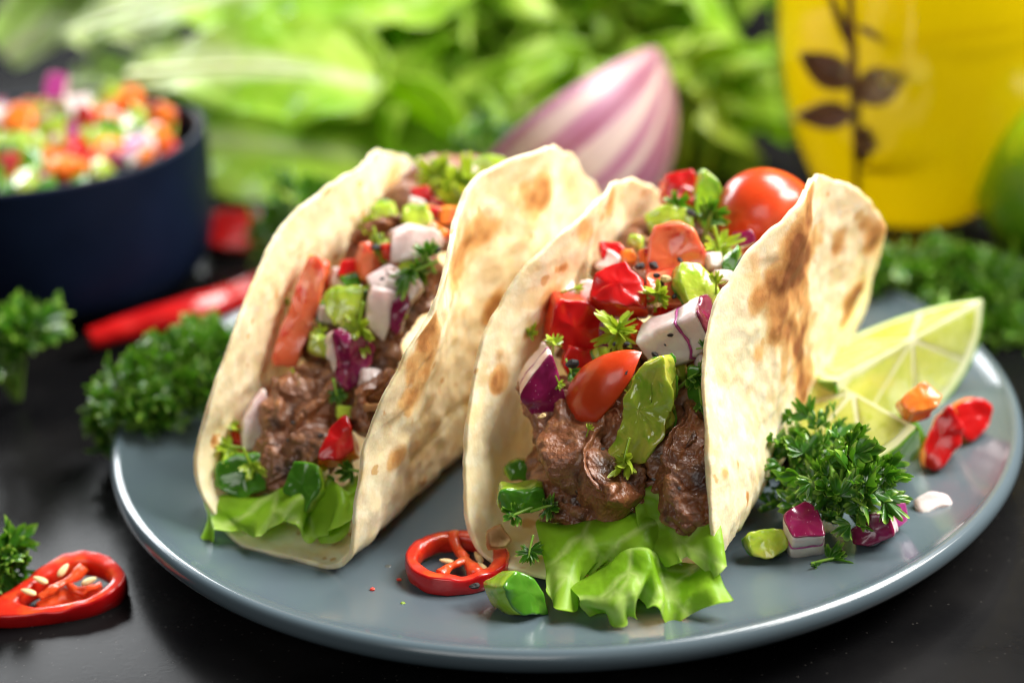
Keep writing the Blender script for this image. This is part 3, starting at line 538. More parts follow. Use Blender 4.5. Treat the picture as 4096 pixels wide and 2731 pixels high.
onion('large onion chunk with crisp white cut face and purple skin at one end', (2.62,-5.1,5.41), (-15, 30), [(-.6, -.42), (-.1, -.6), (.55, -.5), (.68, .35), (.1, .6), (-.5, .45)], t=(.09, .52, .06, .95), bx=-.16, by=-.14, rough=.08)
stack('tomato_slice', 'half tomato slice showing pale pink flesh, standing behind the red dice', 'tomato', (2.66,-3.12,6.49),(-95,22),[(-0.49,0.7),(0.03,0.83),(0.48,0.58),(0.69,-0.03),(0.58,-0.52),(0.06,-0.76),(-0.64,-0.7),(-0.71,-0.1)], [('skin', -.3, -.2, m_tomskin), ('flesh', -.2, .25, m_tomflesh)], rough=.05, dome=-.05)
stack('tomato_slice', 'wet tomato flesh piece dusted with crushed pepper under the half slice', 'tomato', (2.46,-3.92,5.96),(-85,50),[(-0.56,0.38),(0.06,0.49),(0.61,0.15),(0.52,-0.39),(-0.09,-0.45),(-0.55,-0.18)], [('flesh', -.25, .25, m_tomflesh)], rough=.07)
pep('green pepper wedge with curved dark rim beside the lime-side flap, under parsley', 'green', (2.98,-4.33,6.13),(-70,40),[(-0.28,0.69),(0.19,0.54),(0.46,0.03),(0.42,-0.65),(0.03,-0.59),(-0.36,-0.28),(-0.45,0.26)], .5, True, rough=.05)
pep('bright red pepper dice at the far end of the pile, next to pale cucumber', 'red', (3.14,0.26,6.9),(-90,30),[(-0.44,0.31),(0.32,0.4),(0.43,0.02),(0.11,-0.35),(-0.43,-0.37)], .7)
stack('cucumber_piece', 'pale green pointed cucumber wedge standing at the back of the pile', 'cucumber', (3.76,-0.61,6.81),(-80,25),[(-0.09,0.85),(0.29,0.38),(0.56,-0.63),(0,-0.83),(-0.44,-0.2),(-0.32,0.43)], [('rind', -.25, -.17, m_greenskin), ('flesh', -.17, .25, m_greenflesh)], rough=.05)
lune('tomato_half', 'plump orange-red tomato half at the back beside the lime-side flap', 'tomato', (5.09,-0.89,6.46), frame(-90, 40, 60), 1.25, 1.2, 1.45, m_tomskin, m_tomflesh, 9)
pep('yellow-green pepper piece behind the half tomato slice', 'green', (2.75,-1.1,6.58),(-100,35),[(-0.63,0.08),(-0.01,0.41),(0.52,0.2),(0.53,-0.34),(-0.41,-0.35)], .6, True)
pep('small red and green chopped bit lying at the bowl-side flap', 'orange', (1.32,-2.48,6.32),(-90,40),[(-0.39,0.32),(0.07,0.29),(0.35,-0.05),(0.23,-0.31),(-0.27,-0.25)], .35)
pep('little orange pepper bit behind the red dice', 'orange', (1.55,-2.66,6.3),(-80,40),[(-0.15,0.2),(0.16,0.2),(0.17,-0.2),(-0.17,-0.19)], .35, True)
onion('small pale onion scrap behind the red dice at the bowl-side flap', (0.6,-3.19,5.74),(-95,40),[(-0.2,0.23),(0.15,0.27),(0.2,-0.2),(-0.15,-0.3)], 'F', (.3,))
onion('purplish onion scrap in the gap beside the upright red dice', (0.96,-4.09,4.99),(-90,20),[(-0.13,0.34),(0.18,0.47),(0.25,-0.18),(-0.07,-0.47),(-0.23,-0.16)], 'SF', (.06, .4))
onion('pinkish onion scrap tucked between tomato half and lime-side flap', (4.32,-2.39,6.54),(-90,30),[(-0.27,0.16),(0.19,0.18),(0.27,-0.13),(-0.19,-0.21)], 'SF', (.05, .3))
pep('dark green pepper strip edge-on against the upper lime-side flap', 'green', (3.86,-3.56,6.37),(-110,20),[(-0.19,0.08),(0.08,0.5),(0.2,0.21),(0.05,-0.49),(-0.14,-0.31)], .3)
pep('green pepper dice with wet shiny skin near the front corner of the taco', 'green', (-1.2,-6.65,2.41),(-85,10),[(-0.47,0.28),(0.53,0.26),(0.43,-0.34),(-0.49,-0.2)], .6, bx=-.1)
pep('shadowed green pepper piece above the shiny green dice, at the bowl-side flap', 'green', (-1.21,-5.48,2.44),(-80,20),[(-0.36,0.12),(0,0.25),(0.34,0.12),(0.27,-0.23),(-0.26,-0.25)], .4)
stack('tortilla_flake', 'brown toasted tortilla flake in the front corner of the taco', 'tortilla', (-1.7,-7.12,1.63),(-60,45),[(-0.2,0.29),(0.16,0.33),(0.33,-0.15),(0.08,-0.3),(-0.36,-0.18)], [('flake', -.06, .06, m_toastf)], bx=-.3, rough=.06)
# parsley scraps
B2 = [('bright frilly parsley sprig resting on the red dice and onion chunk', (1420,765,.75), (.2,-.2,1), 1.05, 'pale', 6, 1.0), ('wet parsley sprig clinging to the lower tip of the green pepper slab', (1437,1050,.85), (-.25,-.4,-.9), .8, 'pale', 4, .7),
      ('parsley leaves over the green piece by the lime-side flap', (1590,870,.5), (.6,-.3,.6), .85, 'dark', 4, .8), ('dark parsley stem trailing down beside the right beef strip', (1610,920,.35), (.1,-.3,-1), .6, 'dark', 2, .5),
      ('fresh parsley leaf tuft over the half tomato slice', (1630,505,.5), (.3,0,1), 1.0, 'dark', 5, .9), ('parsley tuft hanging down right of the half tomato slice', (1650,565,.4), (.2,-.3,-1), .9, 'pale', 5, .8), ('parsley scrap above the half tomato slice by the red dice', (1560,480,.4), (-.4,0,1), .8, 'dark', 4, .8),
      ('small parsley scrap in front of the tomato flesh', (1510,685,.55), (.1,-.2,.8), .7, 'pale', 4, 1.0), ('parsley scrap on the edge of the green wedge', (1645,650,.6), (.0,-.1,1), .6, 'pale', 2, .5), ('tiny parsley leaf on the large onion chunk', (1618,798,.75), (1,-.2,.2), .35, 'dark', 4, .9),
      ('yellow-green parsley stem piece behind the upright red dice', (1320,665,.5), (1,0,.2), .6, 'pale', 1, .5), ('parsley scrap at the right corner of the purple onion chunk', (1272,790,.9), (.1,-.1,1), .55, 'pale', 3, .8), ('dark parsley curl under the red scrap', (1310,850,.75), (.3,-.4,-.8), .5, 'dark', 2, .8),
      ('parsley leaf beside the tomato wedge and green slab', (1425,870,.3), (.4,0,1), .7, 'pale', 5, .9), ('parsley leaves under the shiny green dice at the bowl-side flap', (1185,1180,.4), (-.8,-.4,-.1), .75, 'dark', 3, .9), ('parsley scrap right of the shiny green dice', (1255,1165,.3), (.7,-.2,.3), .7, 'dark', 4, .9),
      ('curly parsley scrap in the front corner of the taco', (1218,1262,.4), (-.2,-.5,-.6), .6, 'dark', 4, .9), ('parsley fleck on the purple onion skin edge', (1282,880,1.1), (.3,0,-1), .35, 'pale', 3, .8), ('parsley fleck on the tip of the tomato wedge', (1352,985,1.2), (.3,0,1), .35, 'pale', 1, .8), ('tiny parsley scrap stuck on the inner bowl-side flap', (1215,770,.5), (.6,0,.8), .4, 'pale', 3, 1.)]
_b2 = [(1.17,-4.88,5.43), (1.09,-7.31,3.6), (2.68,-6.01,4.75), (2.84,-6.3,4.35), (3.62,-1.71,6.8), (3.67,-2.86,6.58), (2.98,-0.93,6.82), (2.1,-4.34,5.99), (3.4,-4.55,6.37), (2.98,-5.82,5.4), (0.28,-3.53,5.97), (-0.28,-4.72,5.17), (0.05,-5.2,4.73), (1.16,-5.3,4.5), (-1.33,-7.07,2.2), (-0.66,-7.07,2.33), (-1.06,-7.75,1.69), (-0.24,-5.58,4.61), (0.34,-6.77,4.05), (-0.82,-4.03,5.11)]
for (lb, _, d, s, tn, n, sp), p in zip(B2, _b2): bit(lb, p, d, s, tn, n, None, sp)

# ================================================================ FILLING OF THE TACO WITH THE TOMATO STRIP
meat('long beef strip starting below the tomato strip, dark fold along it', [(-5.96,-2.7,3.94), (-6.22,-3.27,3.66), (-6.65,-3.65,3.18), (-6.89,-4.05,2.66)], [.36, .5, .5, .4], 321)
meat('beef strip behind the white onion sliver', [(-6.88,-2.72,3.31), (-7.11,-3.5,2.79), (-7.01,-4.27,2.32), (-6.84,-4.57,1.9)], [.4, .46, .46, .36], 323)
meat('short beef strip in the middle of the taco under the purple onion', [(-5.56,-3,3.77), (-6.01,-3.62,3.36), (-6.28,-4.07,2.86)], [.42, .5, .42], 325)
meat('beef strip running behind the red triangle down to the green dice', [(-5.29,-3.42,3.57), (-5.75,-4,3.14), (-6.12,-4.44,2.65), (-6.31,-4.74,2.13)], [.45, .5, .5, .4], 327)
meat('beef strip end just above the large green dice', [(-6.52,-3.87,2.95), (-6.68,-4.36,2.47), (-6.59,-4.75,1.98)], [.34, .42, .36], 329)
meat('dark beef filler deep behind the strips', [(-6.31,-2.31,3.13), (-6.41,-3.15,2.38), (-6.28,-4.11,1.84)], [.9, .9, .7], 331, .8)
meat('beef chunk with a pale gristle line against the lime-side flap', [(-4.08,-3.63,3.83), (-4.59,-4.01,3.59), (-4.65,-4.42,3.18)], [.5, .6, .5], 229, fat=[(-4.91,-4.19,3.81), (-4.64,-4.63,3.79), (-4.33,-4.77,3.85), (-4.08,-4.58,3.92)])
meat('dark beef piece deep under the purple onion', [(-4.3,-2.45,4.25), (-4.75,-2.61,3.77), (-5.41,-2.46,3.51)], [.7, .8, .7], 233)
meat('beef piece buried under the cucumber cube', [(-6.11,-1.33,3.83), (-5.43,-1.12,4.4), (-4.54,-1.09,4.81)], [.7, .8, .8], 239)
meat('beef piece buried under the pink onion slices', [(-4.76,-0.08,5.33), (-3.87,0.35,5.81), (-2.89,0.94,6)], [.8, .9, .8], 241)
meat('beef piece buried under the chopped greens at the back', [(-3.68,1.8,6.07), (-2.78,2.72,6.29), (-1.98,3.41,6.36)], [.8, .9, .8], 251)
leaf('frilled lettuce edge along the front lip of the taco holding two green dice',
     [[(-8.78,-3.62,1.36), (-8.39,-3.85,1.23), (-7.78,-4.16,1.25), (-7.14,-4.22,1.36), (-6.49,-4.37,1.52), (-5.94,-4.98,1.38), (-5.42,-4.78,1.7), (-4.99,-4.66,2.07), (-4.39,-4.55,2.55)],
      [(-8.83,-4.07,1.67), (-8.35,-4.53,1.5), (-8.12,-4.69,1.75), (-7.31,-5.01,1.77), (-6.58,-5.01,2.01), (-6.14,-5.49,1.46), (-5.7,-5.25,2.1), (-5.11,-5.63,2.22), (-4.4,-5.18,2.72)],
      [(-8.62,-4.57,1.53), (-8.33,-4.9,1.42), (-8.18,-5.05,1.67), (-7.26,-5.52,1.72), (-6.33,-5.47,2.09), (-6.18,-5.64,1.49), (-5.59,-5.45,2.37), (-5,-5.79,2.24), (-4.42,-5.4,2.61)],
      [(-8.47,-5.17,1.41), (-8.32,-5.24,1.38), (-7.98,-5.46,1.61), (-7.23,-5.89,1.64), (-6.2,-5.73,2.11), (-6.17,-5.7,1.47), (-5.34,-6.12,2.11), (-5.05,-5.89,2.14), (-4.51,-5.54,2.42)],
      [(-8.65,-5.71,1.21), (-8.17,-5.83,1.3), (-7.75,-5.78,1.53), (-7.22,-6.13,1.47), (-6.57,-5.99,1.66), (-6.09,-6.31,1.46), (-5.49,-6.51,1.73), (-4.98,-6.27,1.9), (-4.61,-5.71,2.29)]], 57, ruffle=.2, rfreq=3.8, teeth=.08, nv=220)
leaf('small dark lettuce fold under the front frill, on the tortilla lip', [[(-6.07,-5.19,1.39), (-5.6,-5.42,1.38), (-5.18,-5.43,1.59)], [(-5.97,-5.86,1.37), (-5.49,-6.17,1.42), (-5.09,-5.97,1.61)], [(-5.79,-6.29,1.28), (-5.43,-6.48,1.34), (-5.15,-6.16,1.44)]], 61, ruffle=.05, rib=False, nu=24, nv=50)
stack('tomato_strip', 'long orange-pink tomato strip leaning on the inner bowl-side flap', 'tomato', (-6.2,-1.83,5.1),(-88,20),[(0.22,1.26),(0.53,1.26),(0.65,0.86),(0.45,0.19),(0.13,-0.52),(-0.25,-1.39),(-0.87,-1.28),(-0.63,-0.63),(-0.23,0.24)], [('skin', -.22, -.1, m_tomskin), ('flesh', -.1, .22, m_tomflesh)], rough=.04)
stack('tomato_piece', 'red tomato skin piece behind the long tomato strip', 'tomato', (-5.76,-1.06,5.59),(-70,20),[(-0.07,0.46),(0.24,0.35),(0.16,-0.28),(-0.15,-0.54),(-0.19,0)], [('skin', -.1, .1, m_tomskin)], rough=.04)
onion('white onion sliver standing against the inner bowl-side flap', (-7.4,-3.48,3.07),(-70,20),[(0.35,0.62),(0.35,0.26),(0.02,-0.73),(-0.47,-0.65),(-0.3,0.02),(0.04,0.48)], 'FL', (.3, .04), bx=-.1)
pep('large green pepper dice in the front corner of the taco, topped with parsley', 'green', (-7.65,-4.36,2.12),(-95,22),[(-0.63,0.26),(0,0.48),(0.5,0.46),(0.74,-0.28),(0.02,-0.59),(-0.64,-0.33)], .7)
pep('green pepper dice standing upright in the frilled lettuce', 'green', (-6.02,-5.38,2.28),(-115,30),[(-0.32,0.47),(0.28,0.46),(0.44,-0.01),(0.15,-0.66),(-0.55,-0.25)], .6)
pep('dark green pepper strip pressed behind the upright green dice', 'green', (-5.78,-5.31,1.97),(-70,15),[(0.09,0.54),(0.35,0.38),(0.15,-0.2),(-0.29,-0.52),(-0.3,-0.2)], .35)
pep('triangular red pepper piece with bright orange flesh at its lower edge', 'orange', (-5.38,-4.9,2.98),(-90,45),[(0.27,0.74),(0.54,-0.2),(0.03,-0.46),(-0.42,-0.38),(-0.36,-0.05),(-0.06,0.36)], .6, bx=-.2)
stack('onion_piece', 'crinkled glossy purple onion skin piece with pale underside', 'onion', (-5.02,-3.28,4.46),(-70,25),[(-0.45,0.68),(0.06,0.52),(0.67,0.25),(0.44,-0.26),(-0.27,-0.84),(-0.43,-0.34)], [('flesh_layer', -.25, .0, m_onflesh), ('skin', .0, .12, m_onskin)], rough=.12, freq=3.0)
onion('pale pink onion piece hanging above the crinkled purple onion', (-4.24,-2.59,5.25),(-85,18),[(-0.23,0.63),(0.43,0.47),(0.27,-0.16),(-0.02,-0.72),(-0.45,-0.22)], 'FL', (.35, .05))
onion('white onion slice lying over the pale pink onion piece', (-4.11,-2.05,5.82),(-90,55),[(-0.53,0.09),(0.12,0.45),(0.55,0.02),(0.24,-0.3),(-0.38,-0.26)], 'F', (.3,))
onion('dark purple onion scrap wedged beside the lime-side flap below the white slice', (-3.81,-2.64,5.27),(-95,20),[(-0.14,0.26),(0.18,0.51),(0.27,0.15),(-0.06,-0.57),(-0.26,-0.36)], 'SF', (.06, .3))
onion('pale onion cube next to the parsley leaf at the lime-side flap', (-3.46,-2.39,5.69),(-90,40),[(-0.27,0.08),(0.1,0.28),(0.24,0),(-0.08,-0.36)], 'F', (.4,))
meat('beef piece filling the gap under the parsley at the lime-side flap', [(-4.29,-2.18,4.58), (-3.74,-1.75,5.16), (-3.19,-1.27,5.73)], [.55, .7, .7], 263)
onion('pink onion slice with violet edge below the lime-side flap', (-3.37,-1.37,6.36),(-95,40),[(-0.57,0.27),(0.01,0.42),(0.64,0.35),(0.49,-0.19),(0.03,-0.4),(-0.6,-0.44)], 'FLF', (.3, .08, .25))
onion('thin violet onion slice on top of the pink one', (-3.62,-0.8,6.51),(-90,50),[(-0.48,0.05),(0.06,0.26),(0.53,0.11),(0.26,-0.18),(-0.37,-0.23)], 'FL', (.22, .08))
stack('tomato_slice', 'curved red tomato slice beside the pink onion in the bowl-side flap shade', 'tomato', (-4.61,-1.3,6.03),(-60,20),[(-0.05,0.46),(0.21,0.47),(0.33,-0.07),(0.03,-0.59),(-0.26,-0.35),(-0.26,0.08)], [('skin', -.15, -.05, m_tomskin), ('flesh', -.05, .15, m_tomflesh)], rough=.04)
pep('glossy green cucumber-like pepper cube above the purple onion', 'green', (-5.16,-2.06,5.21),(-100,35),[(-0.46,0.34),(0.46,0.5),(0.54,-0.18),(-0.15,-0.49),(-0.39,-0.17)], .7, True)
pep('dark green pepper cube in shade behind the tomato strip', 'green', (-5.72,-1.64,4.93),(-90,25),[(-0.22,0.29),(0.18,0.32),(0.21,-0.26),(-0.17,-0.35)], .6)
pep('thin green pepper curl above the green cube', 'green', (-5.04,-1.53,5.65),(-90,45),[(-0.35,0.08),(0.18,0.17),(0.3,-0.07),(-0.14,-0.18)], .2)
pep('blurred green pepper dice above the pink onion slices', 'green', (-3.39,0.04,6.55),(-95,40),[(-0.32,0.28),(0.33,0.32),(0.45,-0.19),(-0.09,-0.35),(-0.37,-0.06)], .6, True)
pep('blurred green pepper scrap at the upper bowl-side flap', 'green', (-4.25,0.78,6.48),(-80,30),[(-0.38,0.21),(0.23,0.25),(0.34,-0.15),(-0.18,-0.31)], .4, True)
pep('bright orange pepper dice at the lime-side flap', 'orange', (-2.59,-0.09,6.63),(-85,30),[(-0.22,0.21),(0.32,0.22),(0.17,-0.21),(-0.28,-0.22)], .5, True)
pep('small red pepper piece near the top of the bowl-side flap', 'red', (-3.29,1.27,6.71),(-95,40),[(-0.34,0.14),(0.16,0.22),(0.34,-0.14),(-0.16,-0.22)], .4)
pep('small red scrap below the chopped greens near the lime-side flap', 'red', (-2.77,0.71,6.68),(-95,40),[(-0.29,0.08),(0.2,0.15),(0.26,-0.08),(-0.18,-0.15)], .3)
pep('lime green pepper ring piece on top at the back, by the lime-side flap', 'green', (-1.6,2.31,7.06),(-95,25),[(-0.66,-0.17),(-0.39,0.17),(0.12,0.26),(0.59,0.1),(0.45,-0.22),(-0.11,-0.15)], .5, True)
pep('yellowish green pepper piece at the back of the pile', 'green', (-2.79,1.78,6.85),(-85,35),[(-0.32,0.15),(0.19,0.28),(0.44,-0.03),(0.03,-0.28),(-0.35,-0.13)], .5, True)
onion('small violet onion bit next to the lime green ring piece', (-1.7,1.49,6.96),(-95,40),[(-0.31,0.13),(0.19,0.19),(0.31,-0.13),(-0.19,-0.19)], 'SF', (.04, .25))
onion('small white onion bit by the orange pepper dice', (-2.96,0.07,6.61),(-95,35),[(-0.14,0.18),(0.15,0.19),(0.13,-0.22),(-0.14,-0.15)], 'F', (.25,))
_b1 = [((-4.77,-2.99,5.09), 'bright yellow-green parsley leaf over the crinkled purple onion', (-.2,-.2,-1), 1.1, 'pale', 5, .8), ((-3.39,-2.22,6.18), 'parsley leaf pointing left from the lime-side flap edge', (-1,-.2,-.2), 1.0, 'dark', 5, .8), ((-3.07,-2.12,6.4), 'second parsley tuft at the lime-side flap edge', (-.3,0,1), .8, 'dark', 4, .8), ((-4.29,-1.17,6.43), 'parsley scrap on the violet onion slice', (.2,-.2,-.7), .8, 'pale', 5, .9),
       ((-4.61,-0.17,6.46), 'parsley scrap at the upper inner bowl-side flap', (-.3,0,.9), .8, 'pale', 4, .9), ((-2.84,1.64,6.91), 'frilly chopped parsley heap near the top of the bowl-side flap', (.1,0,1), 1.2, 'pale', 6, .9), ((-2.17,1.11,6.95), 'frilly parsley heap beside the lime green ring piece', (.4,-.1,1), 1.2, 'pale', 6, .9), ((-2.28,0.38,6.81), 'parsley tuft just above the orange pepper dice', (.2,-.2,.6), .9, 'pale', 5, .9), ((-2.55,0.97,6.9), 'parsley tuft between the two frilly heaps', (-.2,-.3,.6), 1.1, 'pale', 6, 1.),
       ((-7.43,-4.62,2.48), 'pale parsley leaf lying on the large green dice', (.4,-.3,-1), .8, 'pale', 4, .7), ((-7.96,-3.91,2.59), 'pale parsley stem sprig at the inner bowl-side flap by the onion sliver', (-1,-.2,.3), .9, 'pale', 4, .9), ((-7.82,-3.57,2.87), 'parsley crumbs beside the onion sliver', (-.6,0,.8), .5, 'pale', 3, .9), ((-5.38,-3.89,3.86), 'dark parsley scrap hanging under the purple onion', (.1,-.2,-1), .6, 'dark', 3, .6), ((-6.36,-3.2,3.92), 'parsley scrap at the foot of the tomato strip', (.3,-.2,-1), .5, 'pale', 3, .7),
       ((-5.01,-5.23,2.5), 'dark dill-like parsley shreds beside the red triangle', (-.8,-.1,.3), .8, 'dark', 4, .6), ((-5.95,-1.3,6.01), 'parsley thread across the top of the tomato strip', (.7,0,.8), .6, 'pale', 2, .4), ((-6.6,-1.5,5.11), 'parsley crumb on the inner bowl-side flap beside the strip', (.2,0,1), .45, 'pale', 2, .7), ((-5.66,-2.6,4.74), 'parsley crumb left of the crinkled purple onion', (-.4,0,1), .6, 'pale', 3, .8), ((-5.62,2.79,6.55), 'parsley thread stuck high on the inner bowl-side flap', (.3,0,1), .5, 'pale', 1, .5), ((-6.62,-1.86,4.57), 'yellow-green parsley shred low on the inner bowl-side flap', (.1,0,-1), .5, 'pale', 2, .6), ((-3.97,-2.74,5.04), 'parsley scrap at the edge of the lime-side flap below onion', (1,0,.4), .5, 'pale', 2, .6)]
for (p, lb, d, s, tn, n, sp) in _b1: bit(lb, p, d, s, tn, n, None, sp)

# ================================================================ CRUSHED PEPPER
def chip(seed, r=1.0):
    rg = np.random.default_rng(seed); u = np.array([(math.sin(a) * math.cos(b), math.sin(a) * math.sin(b), math.cos(a)) for a in (.02, .7, 1.3, 1.9, 2.5, 3.12) for b in np.linspace(0, 6.283, 8, endpoint=False)])
    V = u * np.array([1, .75, .5]) * (1 + .35 * fbm(u * 1.5, seed, 3))[:, None]; F = gridF(6, 8, False, True).tolist(); return V * r, [f[::-1] for f in F] + [list(range(8)), list(range(40, 48))[::-1]]
CH = {k: [mesh('pepper_chip', *chip(s), mt, False) for s in (1, 2, 3, 4)] for k, mt in (('b', m_black), ('t', m_tan))}
rg = random.Random(4)
CR = [((2.72,-3.44,6.52), .1), ((3.2,-1.54,6.92), .16), ((1.8,-3.43,6.41), .13), ((2.09,-3.57,6.47), .14), ((2.21,-4.12,6.24), .13), ((2.13,-3.94,6.38), .09), ((1.92,-3.92,6.2), .08), ((2.48,-4.47,6.08), .1), ((2.24,-4.46,5.98), .08), ((1.04,-5.25,5.34), .07), ((1.91,-5.68,5.22), .1), ((1.25,-6.14,5.06), .08),
      ((0.76,-5.59,4.82), .12), ((0.38,-5.43,4.82), .1), ((0.1,-5.32,4.94), .15), ((2.27,-5.51,5.6), .07), ((2.14,-5.64,5.43), .04), ((2.15,-6.54,4.67), .05), ((1.31,-5.43,5.41), .07), ((2.84,-7.04,4.41), .06), ((1.61,-8.04,3.44), .05), ((0.62,-7.13,3.74), .05), ((0.39,-7.57,3.26), .05), ((2.12,-8.39,3.39), .05)]
for i, (p, s) in enumerate(CR):
    o = add('pepper_chip', CH['b'][i % 4]); o.matrix_world = Matrix.Translation(Vector(p) * CM) @ (Matrix.Rotation(rg.uniform(0, 6), 3, 'Z') @ Matrix.Rotation(rg.uniform(0, 6), 3, 'X') * s).to_4x4()
    tag(o, 'crushed black pepper chip scattered on the filling of the taco beside the lime', 'pepper chip', 'crushed black pepper beside the lime')
for i, (p, s) in enumerate([((-4.29,-1.01,6.54), .16), ((-4.36,-1.48,6.47), .14), ((-2.86,-2,6.54), .12), ((-4.19,-2.31,5.99), .06), ((-5.72,-4.83,3.23), .08), ((-6.37,-4.47,3.42), .06), ((-6.43,-5.17,2.61), .07), ((-6.5,-4.68,3.08), .05)]):
    o = add('pepper_chip', CH['b'][i % 4]); o.matrix_world = Matrix.Translation(Vector(p) * CM) @ (Matrix.Rotation(rg.uniform(0, 6), 3, 'Z') * s).to_4x4()
    tag(o, 'crushed black pepper chip on the filling of the taco with the tomato strip', 'pepper chip', 'crushed black pepper by the tomato strip')
for i, (p, s) in enumerate([((0.54,-5.55,4.92), .15), ((-0.64,-6.1,4.08), .1), ((2.32,-4.16,6.38), .13), ((2.08,-4.58,5.94), .1)]):
    o = add('pepper_kernel', CH['t'][i % 4]); o.matrix_world = Matrix.Translation(Vector(p) * CM) @ (Matrix.Rotation(rg.uniform(-.5, .5), 3, 'Y') * s).to_4x4()
    tag(o, 'tan cracked pepper kernel on the filling of the taco beside the lime', 'pepper kernel', 'tan pepper kernels')
o = add('pepper_chip', CH['b'][1]); o.matrix_world = Matrix.Translation(Vector((-2.29,-8.62,1.4)) * CM) @ (Matrix.Identity(3) * .12).to_4x4(); tag(o, 'black pepper chip on the red chili ring', 'pepper chip')

# ================================================================ SMALL CHOPPED SCRAPS
rg = random.Random(21)
def scraps(where, pts):
    for i, p in enumerate(pts):
        k = ('onion', 'green', 'red', 'green', 'onion', 'orange')[i % 6]; ae = (rg.uniform(-140, -40), rg.uniform(5, 70)); z = rg.uniform(.35, .6)
        O = [(z * .6, z * rg.uniform(.1, .5)), (-z * rg.uniform(.2, .6), z * .55), (-z * .6, -z * rg.uniform(.1, .5)), (z * rg.uniform(.1, .5), -z * .55)]
        if k == 'onion': onion('small onion scrap chopped into the filling of the taco ' + where, p, ae, O, 'FL', (.22, .04), group='chopped scraps in the taco ' + where, m=30)
        else: pep('small %s pepper scrap chopped into the filling of the taco ' % k + where, k, p, ae, O, .25, rg.random() < .5, group='chopped scraps in the taco ' + where, m=30)
scraps('beside the lime', [(1.15,-2.67,6.27), (1.5,-3.31,6.08), (0.56,-3.58,5.37), (1.83,-1.96,6.39), (3.51,-3.33,6.4), (2.16,-2.79,6.37), (3.62,-4.01,6.24), (0.82,-4.69,4.76), (1.58,-4.55,5.31), (2.32,-5.43,4.7), (3.02,-5.59,4.95), (3.19,-5.8,4.73), (0.11,-2.86,5.75), (4.46,-0.87,6.72), (3.23,-0.57,6.78), (1.35,-4.79,4.78)])
scraps('with the tomato strip', [(-5.31,-1.22,5.6), (-4.76,-1.96,5.31), (-3.98,-1.4,6.28), (-4.47,0.09,6.41), (-3.39,0.81,6.66), (-2.93,-0.83,6.45), (-5.54,-1.84,4.96), (-5.75,-2.46,4.45), (-5.09,-1.14,5.78), (-3.67,-1.86,6), (-2.06,2.09,6.94), (-2.51,1.73,6.86), (-4.56,-3.74,4.07), (-4.3,1.34,6.51), (-7.7,-3.51,2.65), (-5.11,-4.19,3.32), (-3.94,-2.04,5.86), (-3.05,0.05,6.57)])
# ================================================================ CHILI SLICES
def chili_ring(label, loc, rot, O_out, hole, h, membranes, seeds, group=None):
    r = thing('chili_slice', label, 'chili', loc, rot, group); m = 96; A = outline(O_out, m, 3, .25); c = A.mean(0); B = outline(hole, m, 3, .25)
    # align the two loops by angle
    def byang(X):
        cc = B.mean(0); a = np.arctan2(X[:, 1] - cc[1], X[:, 0] - cc[0]); i = np.argsort(a); return np.stack([np.interp(np.linspace(-np.pi, np.pi, m, endpoint=False), a[i], X[i, k], period=2 * np.pi) for k in (0, 1)], -1)
    A, B = byang(A), byang(B); mix = lambda f: A + (B - A) * f
    def rows(L):
        V = np.vstack([np.column_stack([mix(f), np.full(m, z)]) for (f, z) in L]); V = V + .03 * np.stack([fbm(V * 2.4 + k, 5 + k, 3) for k in range(3)], -1); return V
    L1 = [(.16, h), (.05, h * .99), (0, h * .88), (-.03, h * .5), (0, h * .08), (.06, 0), (.16, 0)]
    V = rows(L1); add('skin', mesh('skin', V, [f[::-1] for f in gridF(len(L1), m, False, True).tolist()], m_redskin), r)
    L2 = [(.16, 0), (.9, 0), (1, h * .12), (1.0, h * .6), (.93, h * .9), (.8, h * 1.0), (.5, h * 1.02), (.16, h)]
    V = rows(L2); add('flesh', mesh('flesh', V, [f[::-1] for f in gridF(len(L2), m, False, True).tolist()], m_redflesh), r)
    for (pts, rr) in membranes:
        V, F = tube(pts, rr, 12, 40); V = V + .05 * np.stack([fbm(V * 3 + k, 25 + k, 3) for k in range(3)], -1); add('membrane', mesh('membrane', V, F, m_memb), r)
    for (p, a) in seeds:
        n = 12; v = np.linspace(-1, 1, 14) * .995; rad = np.sqrt(1 - v ** 2) * (1 - .25 * v)
        t = np.linspace(0, 2 * np.pi, n, endpoint=False); V = np.stack([np.outer(rad, np.cos(t)) * .085, np.repeat(v[:, None], n, 1) * .19, np.outer(rad, np.sin(t)) * .06], -1).reshape(-1, 3)
        o = add('seed', mesh('seed', V, gridF(14, n, False, True).tolist(), m_seed), r); o.location = Vector(p) * CM; o.rotation_euler = (R(15), R(10), a)
    return r
Oc = [(1.18, .1), (1.0, .75), (.35, 1.12), (-.45, 1.08), (-1.05, .6), (-1.2, -.1), (-.9, -.75), (-.2, -1.08), (.6, -.95), (1.1, -.5)]
Hc = [(.88, .1), (.68, .55), (.2, .82), (-.38, .78), (-.8, .35), (-.92, -.15), (-.6, -.6), (.0, -.8), (.55, -.6)]
chili_ring('glossy red chili ring with pale seeds lying on the plate between the tacos', (-2.71,-7.12,0.86), Matrix.Rotation(R(10), 3, 'Z') @ Matrix.Rotation(R(4), 3, 'Y'), Oc, Hc, .4, [([(.05, .95, .3), (.08, .4, .32), (.2, -.1, .28), (.35, -.7, .28)], [.17, .12, .13, .18]), ([(.2, -.15, .34), (-.2, -.35, .3), (-.5, -.6, .32)], [.07, .08, .12])], [((-.2, .1, .2), 1.5), ((.48, 0, .3), .3), ((.5, -.4, .28), .5)])
Oc = [(1.5, .05), (1.2, .62), (.7, 1.0), (.1, 1.1), (-.5, .75), (-1.0, .15), (-1.75, -.4), (-1.6, -.75), (-.8, -.85), (.2, -.82), (1.0, -.6)]
